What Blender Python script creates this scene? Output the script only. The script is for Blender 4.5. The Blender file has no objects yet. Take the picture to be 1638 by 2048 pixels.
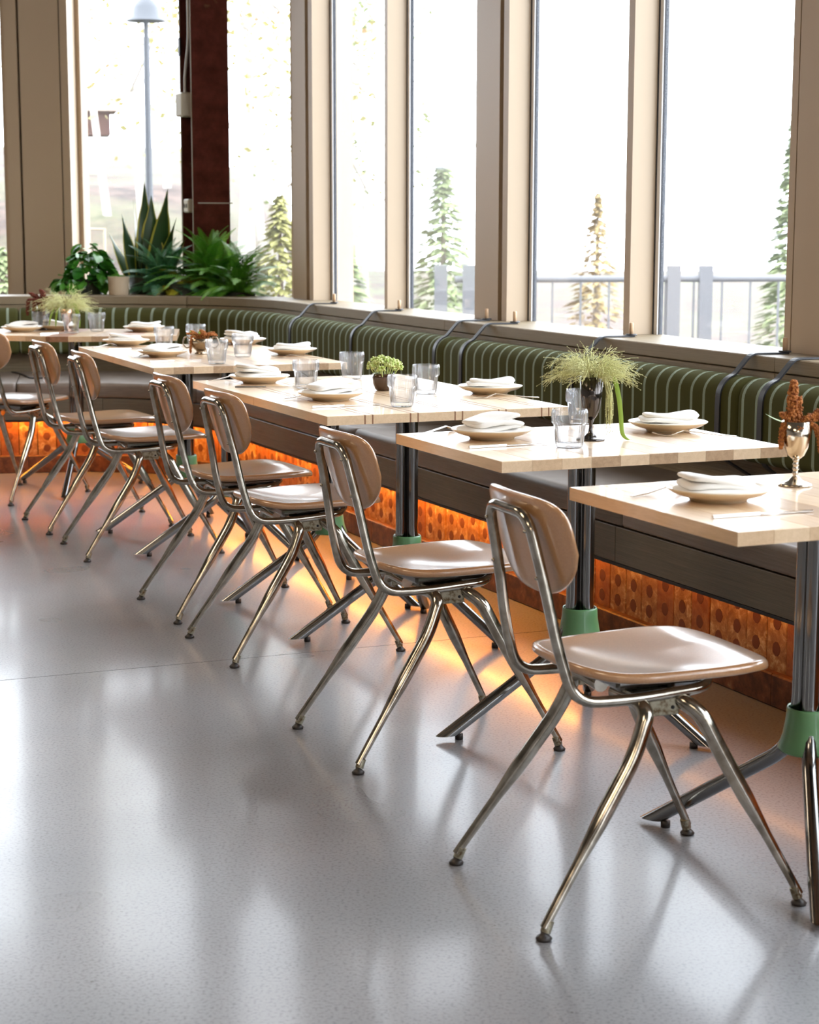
import bpy, math, random
from math import sin, cos, pi, radians, sqrt, atan2, tan
from mathutils import Vector, Matrix, noise

sc = bpy.context.scene
COL = sc.collection

# ------------------------------------------------------------------ camera
cam_d = bpy.data.cameras.new('camera'); cam = bpy.data.objects.new('camera', cam_d); COL.objects.link(cam)
cam_d.sensor_fit = 'VERTICAL'; cam_d.sensor_height = 36.0; cam_d.lens = 3700.0 / 2048 * 36
PITCH, ROLL = 0.154769, 0.001776
Fv = Vector((0, cos(PITCH), -sin(PITCH))); Uv = Vector((0, sin(PITCH), cos(PITCH))); Rv = Vector((1, 0, 0))
R2 = Rv * cos(ROLL) + Uv * sin(ROLL); U2 = -Rv * sin(ROLL) + Uv * cos(ROLL)
mw = Matrix((R2, U2, -Fv)).transposed().to_4x4(); mw.translation = Vector((0, 0, 1.25)); cam.matrix_world = mw
cam_d.dof.use_dof = True; cam_d.dof.focus_distance = 4.8; cam_d.dof.aperture_fstop = 7.5
cam_d.clip_end = 300
sc.camera = cam

# ------------------------------------------------------------------ sky, lamps, exposure
world = bpy.data.worlds.new('overcast_sky'); sc.world = world; world.use_nodes = True
bg = world.node_tree.nodes['Background']; bg.inputs[0].default_value = (0.86, 0.92, 1.0, 1); bg.inputs[1].default_value = 4.6
sc.view_settings.view_transform = 'Standard'; sc.view_settings.look = 'None'
sc.view_settings.exposure = 1.0; sc.view_settings.gamma = 1.0; sc.view_settings.use_curve_mapping = False
sc.cycles.use_denoising = True
sc.cycles.max_bounces = 10; sc.cycles.transparent_max_bounces = 24; sc.cycles.caustics_reflective = False; sc.cycles.caustics_refractive = False
sc.cycles.sample_clamp_indirect = 6.0

def area(name, loc, sx, sy, watts, color, rot=(0, 0, 0)):
    l = bpy.data.lights.new(name, 'AREA'); l.shape = 'RECTANGLE'; l.size = sx; l.size_y = sy; l.energy = watts; l.color = color
    o = bpy.data.objects.new(name, l); o.location = loc; o.rotation_euler = rot; COL.objects.link(o); return o
for i, (x, y) in enumerate([(-1.6, -0.5), (-2.6, 3.2), (-3.4, 7.0), (0.6, -3.0)]):
    area('ceiling_lamp', (x, y, 3.45), 1.3, 1.3, 26, (1.0, 0.78, 0.55))

# ------------------------------------------------------------------ materials
def mat(name, base=(.5, .5, .5), rough=.5, metal=0., spec=.5, coat=0., coat_r=.1, sheen=0., emis=None, estr=0.):
    m = bpy.data.materials.new(name); m.use_nodes = True
    b = m.node_tree.nodes['Principled BSDF']
    b.inputs['Base Color'].default_value = (*base, 1); b.inputs['Roughness'].default_value = rough
    b.inputs['Metallic'].default_value = metal; b.inputs['Specular IOR Level'].default_value = spec
    b.inputs['Coat Weight'].default_value = coat; b.inputs['Coat Roughness'].default_value = coat_r
    b.inputs['Sheen Weight'].default_value = sheen
    if emis: b.inputs['Emission Color'].default_value = (*emis, 1); b.inputs['Emission Strength'].default_value = estr
    return m
class NT:
    def __init__(s, m): s.m = m; s.t = m.node_tree; s.b = s.t.nodes['Principled BSDF']
    def n(s, typ, **kw):
        x = s.t.nodes.new(typ)
        for k, v in kw.items():
            if k.startswith('i_'):
                key = k[2:].replace('_', ' ')
                x.inputs[key].default_value = v
            else: setattr(x, k, v)
        return x
    def l(s, a, b): s.t.links.new(a, b)
    def ramp(s, fac, stops):
        r = s.n('ShaderNodeValToRGB'); e = r.color_ramp.elements
        while len(e) < len(stops): e.new(0.5)
        for el, (p, c) in zip(e, stops): el.position = p; el.color = (*c, 1)
        s.l(fac, r.inputs[0]); return r.outputs[0]
    def noise(s, vec, scale, detail=3, rough=.55, dist=0.):
        x = s.n('ShaderNodeTexNoise'); x.inputs['Scale'].default_value = scale; x.inputs['Detail'].default_value = detail
        x.inputs['Roughness'].default_value = rough; x.inputs['Distortion'].default_value = dist; s.l(vec, x.inputs['Vector']); return x.outputs['Fac']
    def mapping(s, vec, scale=(1, 1, 1), loc=(0, 0, 0)):
        x = s.n('ShaderNodeMapping'); x.inputs['Scale'].default_value = scale; x.inputs['Location'].default_value = loc; s.l(vec, x.inputs['Vector']); return x.outputs[0]
    def bump(s, h, strength=.2, dist=.002):
        x = s.n('ShaderNodeBump'); x.inputs['Strength'].default_value = strength; x.inputs['Distance'].default_value = dist
        s.l(h, x.inputs['Height']); s.l(x.outputs[0], s.b.inputs['Normal'])
    def mix(s, fac, a, b, typ='MIX'):
        x = s.n('ShaderNodeMix'); x.data_type = 'RGBA'; x.blend_type = typ
        if isinstance(fac, (int, float)): x.inputs[0].default_value = fac
        else: s.l(fac, x.inputs[0])
        for v, sock in ((a, x.inputs[6]), (b, x.inputs[7])):
            if isinstance(v, tuple): sock.default_value = (*v, 1)
            else: s.l(v, sock)
        return x.outputs[2]
    def coord(s, which='Object'): return s.n('ShaderNodeTexCoord').outputs[which]
    def rand(s): return s.n('ShaderNodeObjectInfo').outputs['Random']
    def math(s, op, a, b=0.):
        x = s.n('ShaderNodeMath'); x.operation = op
        for i, v in enumerate((a, b)):
            if isinstance(v, (int, float)): x.inputs[i].default_value = v
            else: s.l(v, x.inputs[i])
        return x.outputs[0]
    def offset_rand(s, vec, amt=7.):
        c = s.n('ShaderNodeCombineXYZ'); r = s.math('MULTIPLY', s.rand(), amt)
        for i in range(3): s.l(r, c.inputs[i])
        v = s.n('ShaderNodeVectorMath'); v.operation = 'ADD'; s.l(vec, v.inputs[0]); s.l(c.outputs[0], v.inputs[1]); return v.outputs[0]

def wood(name, c0, c1, scale=(1, 1, 1), rough=.45, which='Object', bump=.08, coat=0.):
    m = mat(name, rough=rough, coat=coat); t = NT(m)
    v = t.mapping(t.offset_rand(t.coord(which)), scale)
    n1 = t.noise(v, 6, 5, .6, .6); n2 = t.noise(t.mapping(v, (1, 1, 1)), 38, 2, .5)
    f = t.math('ADD', t.math('MULTIPLY', n1, .7), t.math('MULTIPLY', n2, .3))
    col = t.ramp(f, [(.32, c0), (.68, c1)])
    t.l(col, t.b.inputs['Base Color']); t.bump(f, bump, .001); return m
M = {}
# oak: staves run along local y
M['oak_light'] = wood('oak_light', (.66, .47, .28), (.80, .60, .39), (14, 1.2, 14), .40, coat=.45)
M['oak_mid'] = wood('oak_mid', (.55, .37, .21), (.70, .50, .31), (14, 1.2, 14), .40, coat=.45)
M['oak_dark'] = wood('oak_dark', (.38, .24, .13), (.54, .36, .21), (14, 1.2, 14), .40, coat=.45)
M['walnut'] = wood('walnut', (.20, .09, .04), (.34, .16, .08), (14, 1.2, 14), .42)
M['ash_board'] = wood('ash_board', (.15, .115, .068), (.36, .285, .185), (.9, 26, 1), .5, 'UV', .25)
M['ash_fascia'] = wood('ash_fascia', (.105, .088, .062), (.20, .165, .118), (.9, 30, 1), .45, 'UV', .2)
M['ash_top'] = wood('ash_top', (.36, .28, .19), (.52, .42, .30), (.9, 22, 1), .35, 'UV', .12)
M['dowel'] = mat('dowel', (.62, .42, .26), .5)

M['nickel'] = mat('nickel', (.60, .55, .48), .13, 1.)
t = NT(M['nickel']); f = t.noise(t.coord(), 35, 4, .6); t.l(t.ramp(f, [(.35, (.36, .32, .26)), (.65, (.56, .52, .45))]), t.b.inputs['Base Color'])
t.l(t.math('MULTIPLY_ADD', f, .22), t.b.inputs['Roughness']); M['nickel'].node_tree.nodes[-1].inputs[2].default_value = .04
M['steel'] = mat('steel', (.25, .25, .25), .17, 1.)
M['black_metal'] = mat('black_metal', (.02, .02, .022), .4, .3)
M['rubber'] = mat('rubber', (.025, .02, .018), .45)
M['green_paint'] = mat('green_paint', (.13, .30, .125), .38, coat=.3)
M['plate_metal'] = mat('plate_metal', (.40, .36, .27), .35, 1.)
t = NT(M['plate_metal']); t.l(t.ramp(t.noise(t.coord(), 60, 5, .7), [(.35, (.12, .07, .03)), (.5, (.42, .39, .29)), (.8, (.52, .49, .38))]), t.b.inputs['Base Color'])

M['shell'] = mat('shell', (.50, .31, .18), .34, coat=1., coat_r=.16)
M['shell'].node_tree.nodes['Principled BSDF'].inputs['Coat IOR'].default_value = 1.85
t = NT(M['shell']); t.l(t.ramp(t.noise(t.coord(), 300, 2), [(.3, (.50, .262, .115)), (.7, (.58, .31, .14))]), t.b.inputs['Base Color'])

def fabric_stripes():
    m = mat('striped_fabric', (.06, .065, .02), .9, spec=.15); t = NT(m)
    uv = t.n('ShaderNodeUVMap'); sep = t.n('ShaderNodeSeparateXYZ'); t.l(uv.outputs[0], sep.inputs[0])
    fr = t.math('FRACT', t.math('DIVIDE', sep.outputs[0], .070)); st = t.math('LESS_THAN', fr, .19)
    wv = t.noise(t.mapping(uv.outputs[0], (900, 900, 1)), 1.0, 2, .6)
    ol = t.noise(t.mapping(uv.outputs[0], (260, 260, 1)), 1.0, 2, .5)
    g = t.ramp(wv, [(.3, (.050, .050, .013)), (.7, (.082, .082, .026))])
    s = t.ramp(ol, [(.3, (.22, .27, .20)), (.7, (.32, .38, .29))])
    t.l(t.mix(st, g, s), t.b.inputs['Base Color']); t.bump(wv, .3, .0008); return m
M['stripes'] = fabric_stripes()
M['vinyl'] = mat('vinyl', (.20, .155, .12), .42); t = NT(M['vinyl'])
f = t.noise(t.mapping(t.coord('UV'), (300, 300, 1)), 1, 2); t.l(t.ramp(t.noise(t.coord('UV'), 8, 3), [(.3, (.17, .13, .105)), (.7, (.23, .185, .15))]), t.b.inputs['Base Color']); t.bump(f, .15, .001)
M['strap'] = mat('strap', (.03, .032, .038), .42)
M['thread'] = mat('thread', (.10, .10, .09), .8)

m = M['tile'] = mat('terracotta', (.4, .2, .1), .55); t = NT(m)
v = t.offset_rand(t.coord(), 9)
f = t.noise(v, 26, 6, .72, .5); r = t.rand()
lt = t.ramp(f, [(.36, (.26, .10, .035)), (.52, (.42, .20, .075)), (.66, (.70, .50, .27))])
dk = t.ramp(f, [(.40, (.28, .085, .026)), (.64, (.42, .16, .05)), (.78, (.55, .30, .12))])
t.l(t.mix(t.math('GREATER_THAN', r, .45), dk, lt), t.b.inputs['Base Color']); t.bump(f, .5, .003)
M['tile_hole'] = mat('dark_hole_plug', (.16, .045, .018), .6)  # dark colour gives the plugged tile holes a recessed, shaded look
M['plinth'] = mat('plinth_clay', (.2, .08, .04), .5); t = NT(M['plinth'])
t.l(t.ramp(t.noise(t.offset_rand(t.coord()), 22, 6, .7), [(.4, (.085, .026, .012)), (.62, (.22, .075, .03)), (.8, (.42, .25, .14))]), t.b.inputs['Base Color'])

# polished concrete
m = M['floor'] = mat('polished_concrete', (.3, .29, .28), .22, spec=.4, coat=.26, coat_r=.11); t = NT(m)
c = t.coord()
sp = t.noise(c, 150, 2, .5); bl = t.noise(c, 1.3, 3, .5)
base = t.ramp(bl, [(.3, (.185, .19, .207)), (.7, (.25, .25, .262))])
spk = t.ramp(sp, [(.34, (.62, .62, .63)), (.46, (1, 1, 1)), (.66, (1.1, 1.1, 1.1))])
col = t.mix(1., base, spk, 'MULTIPLY')
pit = t.ramp(t.noise(c, 75, 1, .4), [(.0, (1, 1, 1)), (.78, (1, 1, 1)), (.80, (.35, .33, .30))])
col = t.mix(1., col, pit, 'MULTIPLY')
# scratches
wvv = t.n('ShaderNodeTexWave'); wvv.inputs['Scale'].default_value = .35; wvv.inputs['Distortion'].default_value = 9; wvv.inputs['Detail'].default_value = 2; wvv.inputs['Detail Scale'].default_value = .6
t.l(c, wvv.inputs['Vector'])
scr = t.ramp(wvv.outputs['Fac'], [(.0, (0, 0, 0)), (.9985, (0, 0, 0)), (1., (.12, .12, .12))])
t.l(col, t.b.inputs['Base Color'])
rr = t.ramp(t.noise(c, 2.2, 2, .5), [(.3, (.27, .27, .27)), (.7, (.34, .34, .34))]); t.l(rr, t.b.inputs['Roughness'])
M['joint'] = mat('saw_joint', (.05, .045, .04), .8)

M['paint'] = mat('champagne_paint', (.50, .385, .265), .42); t = NT(M['paint']); t.bump(t.noise(t.coord(), 400, 2), .05, .0005)
M['paint_dark'] = mat('groove_gasket', (.12, .09, .065), .6)
M['white_frame'] = mat('white_frame', (.88, .89, .92), .4)
M['gasket'] = mat('gasket', (.03, .035, .05), .5)
M['plaster'] = mat('plaster', (.30, .27, .24), .8)
M['ceiling'] = mat('ceiling_paint', (.16, .14, .12), .9)

def clear_glass(name, tint=(.97, .98, .98), refl=1.0, veil=0., veil_col=(.9, .92, .95)):
    m = bpy.data.materials.new(name); m.use_nodes = True; nt = m.node_tree; nt.nodes.clear()
    N = nt.nodes.new; Lk = nt.links.new
    out = N('ShaderNodeOutputMaterial'); tr = N('ShaderNodeBsdfTransparent'); gl = N('ShaderNodeBsdfGlossy')
    tr.inputs[0].default_value = (*tint, 1); gl.inputs['Roughness'].default_value = .03
    lw = N('ShaderNodeLayerWeight'); lw.inputs[0].default_value = .5
    pw = N('ShaderNodeMath'); pw.operation = 'POWER'; pw.inputs[1].default_value = 4.; Lk(lw.outputs['Facing'], pw.inputs[0])
    ma = N('ShaderNodeMath'); ma.operation = 'MULTIPLY_ADD'; ma.inputs[1].default_value = .8 * refl; ma.inputs[2].default_value = .04 * refl; ma.use_clamp = True; Lk(pw.outputs[0], ma.inputs[0])
    mx = N('ShaderNodeMixShader'); Lk(ma.outputs[0], mx.inputs[0]); Lk(tr.outputs[0], mx.inputs[1]); Lk(gl.outputs[0], mx.inputs[2])
    last = mx
    if veil > 0:  # translucent veil imitates flare haze on panes and backlit whiteness on tumblers
        tl = N('ShaderNodeBsdfTranslucent'); tl.inputs[0].default_value = (*veil_col, 1)
        m2 = N('ShaderNodeMixShader'); m2.inputs[0].default_value = veil; Lk(mx.outputs[0], m2.inputs[1]); Lk(tl.outputs[0], m2.inputs[2]); last = m2
    Lk(last.outputs[0], out.inputs[0]); return m
M['pane'] = clear_glass('window_glass', (.985, .99, .99), .8, .012)
M['tumbler'] = clear_glass('tumbler_glass', (.98, .98, .98), 1.5, .045)
_nt = M['tumbler'].node_tree; _lw = [n for n in _nt.nodes if n.type == 'LAYER_WEIGHT'][0]; _tr = [n for n in _nt.nodes if n.type == 'BSDF_TRANSPARENT'][0]
_rp = _nt.nodes.new('ShaderNodeValToRGB'); _rp.color_ramp.elements[0].position = .25; _rp.color_ramp.elements[0].color = (.98, .98, .98, 1); _rp.color_ramp.elements[1].position = .95; _rp.color_ramp.elements[1].color = (.42, .42, .44, 1)
_nt.links.new(_lw.outputs['Facing'], _rp.inputs[0]); _nt.links.new(_rp.outputs[0], _tr.inputs[0])
M['black_glass'] = mat('smoked_silver', (.10, .09, .085), .12, .9)
M['plate'] = mat('stoneware', (.78, .66, .48), .35, coat=.4)
M['plate_in'] = mat('stoneware_glaze', (.86, .80, .70), .2, coat=.5)
M['linen'] = mat('linen', (.86, .84, .80), .9, sheen=.2); t = NT(M['linen']); t.bump(t.noise(t.coord(), 900, 2), .2, .0006)
M['cutlery'] = mat('cutlery', (.72, .70, .68), .16, 1.)
M['silver'] = mat('silver', (.66, .58, .47), .14, 1.)
M['old_silver'] = mat('old_silver', (.35, .28, .20), .25, 1.)
M['copper'] = mat('copper', (.80, .52, .38), .25, 1.)
M['gourd'] = mat('dark_lacquer', (.07, .035, .02), .15, coat=.6)
M['amaranth'] = mat('amaranth', (.42, .145, .035), .9); t = NT(M['amaranth'])
t.l(t.ramp(t.noise(t.coord(), 160, 3), [(.35, (.22, .06, .015)), (.65, (.56, .22, .055))]), t.b.inputs['Base Color'])
M['amaranth_dark'] = mat('amaranth_dark', (.15, .035, .02), .9)
M['grass'] = mat('plume_grass', (.70, .70, .36), .8)
M['blade'] = mat('grass_blade', (.30, .48, .07), .45)
M['sedum'] = mat('sedum', (.62, .70, .22), .7); t = NT(M['sedum'])
t.l(t.ramp(t.noise(t.coord(), 120, 3), [(.35, (.36, .50, .08)), (.65, (.74, .76, .40))]), t.b.inputs['Base Color'])
M['stem'] = mat('stem', (.15, .24, .04), .6)
def leafmat(name, a, b, rough=.4):
    m = mat(name, a, rough); t = NT(m)
    t.l(t.ramp(t.rand(), [(.0, a), (1., b)]), t.b.inputs['Base Color'])
    try: t.b.inputs['Transmission Weight'].default_value = 0
    except Exception: pass
    return m
M['fern'] = leafmat('fern_leaf', (.06, .25, .025), (.22, .50, .06))
M['fern_blue'] = leafmat('fern_blue', (.04, .15, .07), (.09, .28, .12))
M['fern_yellow'] = leafmat('fern_yellow', (.45, .42, .03), (.55, .50, .04))
M['pothos'] = leafmat('pothos_leaf', (.02, .13, .012), (.09, .30, .03), .35)
M['snake'] = mat('snake_leaf', (.02, .06, .015), .35); M['snake_edge'] = mat('snake_leaf_edge', (.45, .42, .06), .4)
M['pot_dark'] = mat('nursery_pot', (.03, .035, .02), .6); M['pot'] = mat('pot_clay', (.50, .40, .28), .7); M['soil'] = mat('soil', (.06, .04, .03), .95)
m = M['rust'] = mat('red_oxide_steel', (.10, .02, .015), .9, 0., .03); t = NT(m); c = t.coord()
t.l(t.mix(t.ramp(t.noise(c, 5, 6, .7), [(.6, (0, 0, 0)), (.68, (.5, .5, .5))]), t.ramp(t.noise(c, 14, 5, .6), [(.3, (.060, .018, .014)), (.7, (.115, .034, .027))]), (.20, .15, .08)), t.b.inputs['Base Color'])
M['rust_edge'] = mat('worn_flange_edge', (.22, .17, .10), .6); M['dark_web'] = mat('dark_web', (.03, .012, .01), .6)
M['conduit'] = mat('conduit', (.45, .43, .40), .35, .8); M['box_white'] = mat('outlet_box', (.62, .59, .50), .5)
M['led'] = mat('led_bright', (1, .4, .05), emis=(1.0, .37, .05), estr=36.)
M['led_dim'] = mat('led_dim', (1, .4, .05), emis=(1.0, .38, .05), estr=6.5)
# outside
M['mulch'] = mat('mulch', (.2, .15, .12), .95); t = NT(M['mulch']); c = t.coord()
t.l(t.mix(t.ramp(t.noise(c, .5, 4, .6), [(.42, (0, 0, 0)), (.6, (1, 1, 1))]), t.ramp(t.noise(c, 3, 6, .8), [(.38, (.020, .011, .008)), (.62, (.125, .080, .060))]), t.ramp(t.noise(c, 9, 5, .7), [(.35, (.05, .055, .022)), (.65, (.12, .11, .06))])), t.b.inputs['Base Color'])
M['paving'] = mat('paving', (.30, .29, .28), .9)
M['bark'] = mat('pale_bark', (.46, .42, .38), .9); M['bark_dark'] = mat('dark_bark', (.22, .16, .12), .9)
M['leaf_a'] = leafmat('leaf_yellow', (.42, .34, .12), (.26, .30, .09), .8); M['leaf_b'] = leafmat('leaf_green', (.22, .27, .11), (.28, .33, .15), .8)
M['leaf_o'] = leafmat('leaf_orange', (.42, .26, .12), (.38, .28, .12), .8)
M['rail'] = mat('fence_grey', (.13, .13, .14), .6); M['cabin'] = mat('cabin_red', (.06, .022, .014), .8); M['lampgrey'] = mat('lamp_grey', (.06, .065, .075), .4, .2)
M['purple'] = mat('purple_post', (.22, .10, .26), .7)

# ------------------------------------------------------------------ mesh builder
class MB:
    def __init__(s): s.v = []; s.f = []; s.mi = []; s.uv = []; s.sm = []
    def add(s, vs, fs, mi=0, smooth=True, uvs=None):
        o = len(s.v); s.v += [tuple(p) for p in vs]
        s.uv += uvs if uvs else [(0., 0.)] * len(vs)
        for f in fs: s.f.append(tuple(i + o for i in f)); s.mi.append(mi); s.sm.append(smooth)
    def box(s, c, d, mi=0, rz=0., bev=0.):
        x, y, z = d[0] / 2, d[1] / 2, d[2] / 2
        if bev <= 0:
            P = [(-x, -y, -z), (x, -y, -z), (x, y, -z), (-x, y, -z), (-x, -y, z), (x, -y, z), (x, y, z), (-x, y, z)]
            Fs = [(0, 3, 2, 1), (4, 5, 6, 7), (0, 1, 5, 4), (1, 2, 6, 5), (2, 3, 7, 6), (3, 0, 4, 7)]
        else:
            b = min(bev, x * .9, y * .9, z * .9)
            P = []; Fs = []
            rings = [(x - b, y - b, -z), (x, y, -z + b), (x, y, z - b), (x - b, y - b, z)]
            for (a, d2, zz) in rings:
                bb = b if a == x else 0
                if bb: P += [(-a + b, -d2, zz), (a - b, -d2, zz), (a, -d2 + b, zz), (a, d2 - b, zz), (a - b, d2, zz), (-a + b, d2, zz), (-a, d2 - b, zz), (-a, -d2 + b, zz)]
                else: P += [(-a, -d2, zz), (a, -d2, zz), (a, -d2, zz), (a, d2, zz), (a, d2, zz), (-a, d2, zz), (-a, d2, zz), (-a, -d2, zz)]
            for r in range(3):
                for i in range(8): j = (i + 1) % 8; Fs.append((r * 8 + i, r * 8 + j, r * 8 + 8 + j, r * 8 + 8 + i))
            Fs.append(tuple(reversed(range(8)))); Fs.append(tuple(range(24, 32)))
        ca, sa = cos(rz), sin(rz)
        s.add([(c[0] + ca * p[0] - sa * p[1], c[1] + sa * p[0] + ca * p[1], c[2] + p[2]) for p in P], Fs, mi, False)
    def tube(s, pts, rad, n=12, mi=0, cap=True, flat=None):
        pts = [Vector(p) for p in pts]; N = len(pts)
        if not hasattr(rad, '__len__'): rad = [rad] * N
        T = []
        for i in range(N):
            a = pts[max(i - 1, 0)]; b = pts[min(i + 1, N - 1)]; d = (b - a); T.append(d.normalized() if d.length > 0 else Vector((0, 0, 1)))
        up = Vector((0, 0, 1)) if abs(T[0].z) < .9 else Vector((1, 0, 0))
        nrm = (up - T[0] * up.dot(T[0])).normalized(); V = []
        for i in range(N):
            if i: nrm = (nrm - T[i] * nrm.dot(T[i])).normalized()
            bi = T[i].cross(nrm)
            for k in range(n):
                a = 2 * pi * k / n; r = rad[i]
                V.append(pts[i] + nrm * (cos(a) * r) + bi * (sin(a) * r))
        Fs = [(i * n + k, i * n + (k + 1) % n, (i + 1) * n + (k + 1) % n, (i + 1) * n + k) for i in range(N - 1) for k in range(n)]
        s.add(V, Fs, mi, True)
        if cap:
            s.add(V[:n], [tuple(reversed(range(n)))], mi, False); s.add(V[-n:], [tuple(range(n))], mi, False)
    def lathe(s, prof, n=32, mi=0, c=(0, 0, 0), ribs=None):
        V = []; Fs = []
        for (r, z) in prof:
            for k in range(n):
                a = 2 * pi * k / n; rr = r
                if ribs: rr = r + ribs(k, z)
                V.append((c[0] + rr * cos(a), c[1] + rr * sin(a), c[2] + z))
        for i in range(len(prof) - 1):
            for k in range(n):
                j = (k + 1) % n; Fs.append((i * n + k, i * n + j, (i + 1) * n + j, (i + 1) * n + k))
        s.add(V, Fs, mi, True)
    def disc(s, c, r, n=16, mi=0, up=True):
        V = [(c[0] + r * cos(2 * pi * k / n), c[1] + r * sin(2 * pi * k / n), c[2]) for k in range(n)]
        s.add(V, [tuple(range(n)) if up else tuple(reversed(range(n)))], mi, False)
    def blob(s, c, r, mi=0, sub=1, sq=(1, 1, 1)):
        g = (1 + sqrt(5)) / 2
        P = [Vector(p).normalized() for p in [(-1, g, 0), (1, g, 0), (-1, -g, 0), (1, -g, 0), (0, -1, g), (0, 1, g), (0, -1, -g), (0, 1, -g), (g, 0, -1), (g, 0, 1), (-g, 0, -1), (-g, 0, 1)]]
        Fs = [(0, 11, 5), (0, 5, 1), (0, 1, 7), (0, 7, 10), (0, 10, 11), (1, 5, 9), (5, 11, 4), (11, 10, 2), (10, 7, 6), (7, 1, 8), (3, 9, 4), (3, 4, 2), (3, 2, 6), (3, 6, 8), (3, 8, 9), (4, 9, 5), (2, 4, 11), (6, 2, 10), (8, 6, 7), (9, 8, 1)]
        s.add([(c[0] + p.x * r * sq[0], c[1] + p.y * r * sq[1], c[2] + p.z * r * sq[2]) for p in P], Fs, mi, True)
    def mesh(s, name, mats):
        me = bpy.data.meshes.new(name); me.from_pydata(s.v, [], s.f)
        for m in mats: me.materials.append(M[m])
        me.polygons.foreach_set('material_index', s.mi); me.polygons.foreach_set('use_smooth', s.sm)
        uv = me.uv_layers.new(name='UVMap'); lv = [0] * len(me.loops); me.loops.foreach_get('vertex_index', lv)
        flat = []
        for i in lv: flat += s.uv[i]
        uv.data.foreach_set('uv', flat); me.update(); return me

def link(name, data, parent=None, loc=None, rz=None):
    o = bpy.data.objects.new(name, data); COL.objects.link(o)
    if parent: o.parent = parent
    if loc: o.location = loc
    if rz is not None: o.rotation_euler = (0, 0, rz)
    return o
def put(name, mb, mats, parent=None, loc=None, rz=None, label=None):
    if isinstance(mats, str): mats = [mats]
    o = link(name, mb.mesh(name, mats), parent, loc, rz)
    if label: o['label'] = label
    return o
def tag(o, label, cat, group=None, kind=None):
    o['label'] = label; o['category'] = cat
    if group: o['group'] = group
    if kind: o['kind'] = kind
    return o
def thing(name, loc, rz, label, cat, group=None, kind=None): return tag(link(name, None, None, loc, rz), label, cat, group, kind)
def copy_tree(o, parent=None):
    c = o.copy(); COL.objects.link(c); c.parent = parent
    for ch in list(o.children): copy_tree(ch, c)
    return c
def catmull(P, n=6):
    P = [Vector(p) for p in P]; out = []
    for i in range(len(P) - 1):
        a = P[max(i - 1, 0)]; b = P[i]; c = P[i + 1]; d = P[min(i + 2, len(P) - 1)]
        for k in range(n):
            t = k / n; out.append(.5 * ((2 * b) + (c - a) * t + (2 * a - 5 * b + 4 * c - d) * t * t + (-a + 3 * b - 3 * c + d) * t ** 3))
    out.append(P[-1]); return out
def fillet(P, r, n=6):
    P = [Vector(p) for p in P]; out = [P[0]]
    for i in range(1, len(P) - 1):
        a = (P[i - 1] - P[i]); b = (P[i + 1] - P[i]); la = a.length; lb = b.length; rr = min(r, la * .48, lb * .48)
        p0 = P[i] + a.normalized() * rr; p1 = P[i] + b.normalized() * rr
        for k in range(n + 1):
            t = k / n; out.append((1 - t) ** 2 * p0 + 2 * t * (1 - t) * P[i] + t * t * p1)
    out.append(P[-1]); return out

# ------------------------------------------------------------------ bench path (s along the seat, u outwards)
S0 = Vector((-.832, 8.795)); U1 = Vector((-.4, .9165)); N1 = Vector((.9165, .4)); CR = .86; CC = S0 - N1 * CR
A0 = radians(23.6); AEND = radians(100.); SEND = (AEND - A0) * CR
def path(s, u, e=0.):
    if s > 0: u = u + e * min(1., s / .8) ** 2 * (3 - 2 * min(1., s / .8))
    if s <= 0: p = S0 + U1 * s; n = N1
    elif s < SEND: a = A0 + s / CR; n = Vector((cos(a), sin(a))); p = CC + n * CR
    else: a = AEND; n = Vector((cos(a), sin(a))); p = CC + n * CR + Vector((-sin(a), cos(a))) * (s - SEND)
    return p + n * u, atan2(n.y, n.x)
def ssteps(s0, s1, d=.08):
    n = max(1, int(math.ceil((s1 - s0) / (d if s1 > 0 else .5)))); return [s0 + (s1 - s0) * i / n for i in range(n + 1)]
def sweep(mb, prof, s0, s1, e=0., mi=0, smooth=False, puff=0., uref=None):
    """prof: closed polygon of (u, z); e: how far it spreads outwards round the corner; puff: rounded ends"""
    ss = ssteps(s0, s1); sc_ = [0.] * len(ss)
    if puff: ss = [s0, s0 + puff * .3, s0 + puff] + [x for x in ss[1:-1] if s0 + puff < x < s1 - puff] + [s1 - puff, s1 - puff * .3, s1]; sc_ = [puff, puff * .35, 0] + [0] * (len(ss) - 6) + [0, puff * .35, puff]
    cu = sum(p[0] for p in prof) / len(prof); cz = sum(p[1] for p in prof) / len(prof); n = len(prof)
    V = []; UV = []; acc = 0; last = None; ur = uref if uref is not None else cu
    plen = [0]
    for i in range(n): a = prof[i]; b = prof[(i + 1) % n]; plen.append(plen[-1] + sqrt((a[0] - b[0]) ** 2 + (a[1] - b[1]) ** 2))
    base = s0
    for s, k in zip(ss, sc_):
        q, _ = path(s, ur, e)
        if last is not None: acc += (q - last).length
        last = q
        for j, (u, z) in enumerate(prof):
            du = cu - u; dz = cz - z; L = sqrt(du * du + dz * dz) or 1
            uu = u + du / L * k; zz = z + dz / L * k
            p, _ = path(s, uu, e if u > .2 else (e if e and u >= .2 else 0.))
            V.append((p.x, p.y, zz)); UV.append((base + acc, plen[j]))
    R = len(ss)
    Fs = [(i * n + j, i * n + (j + 1) % n, (i + 1) * n + (j + 1) % n, (i + 1) * n + j) for i in range(R - 1) for j in range(n)]
    mb.add(V, Fs, mi, smooth, UV)
    mb.add(V[:n], [tuple(reversed(range(n)))], mi, False, UV[:n]); mb.add(V[-n:], [tuple(range(n))], mi, False, UV[-n:])
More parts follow.
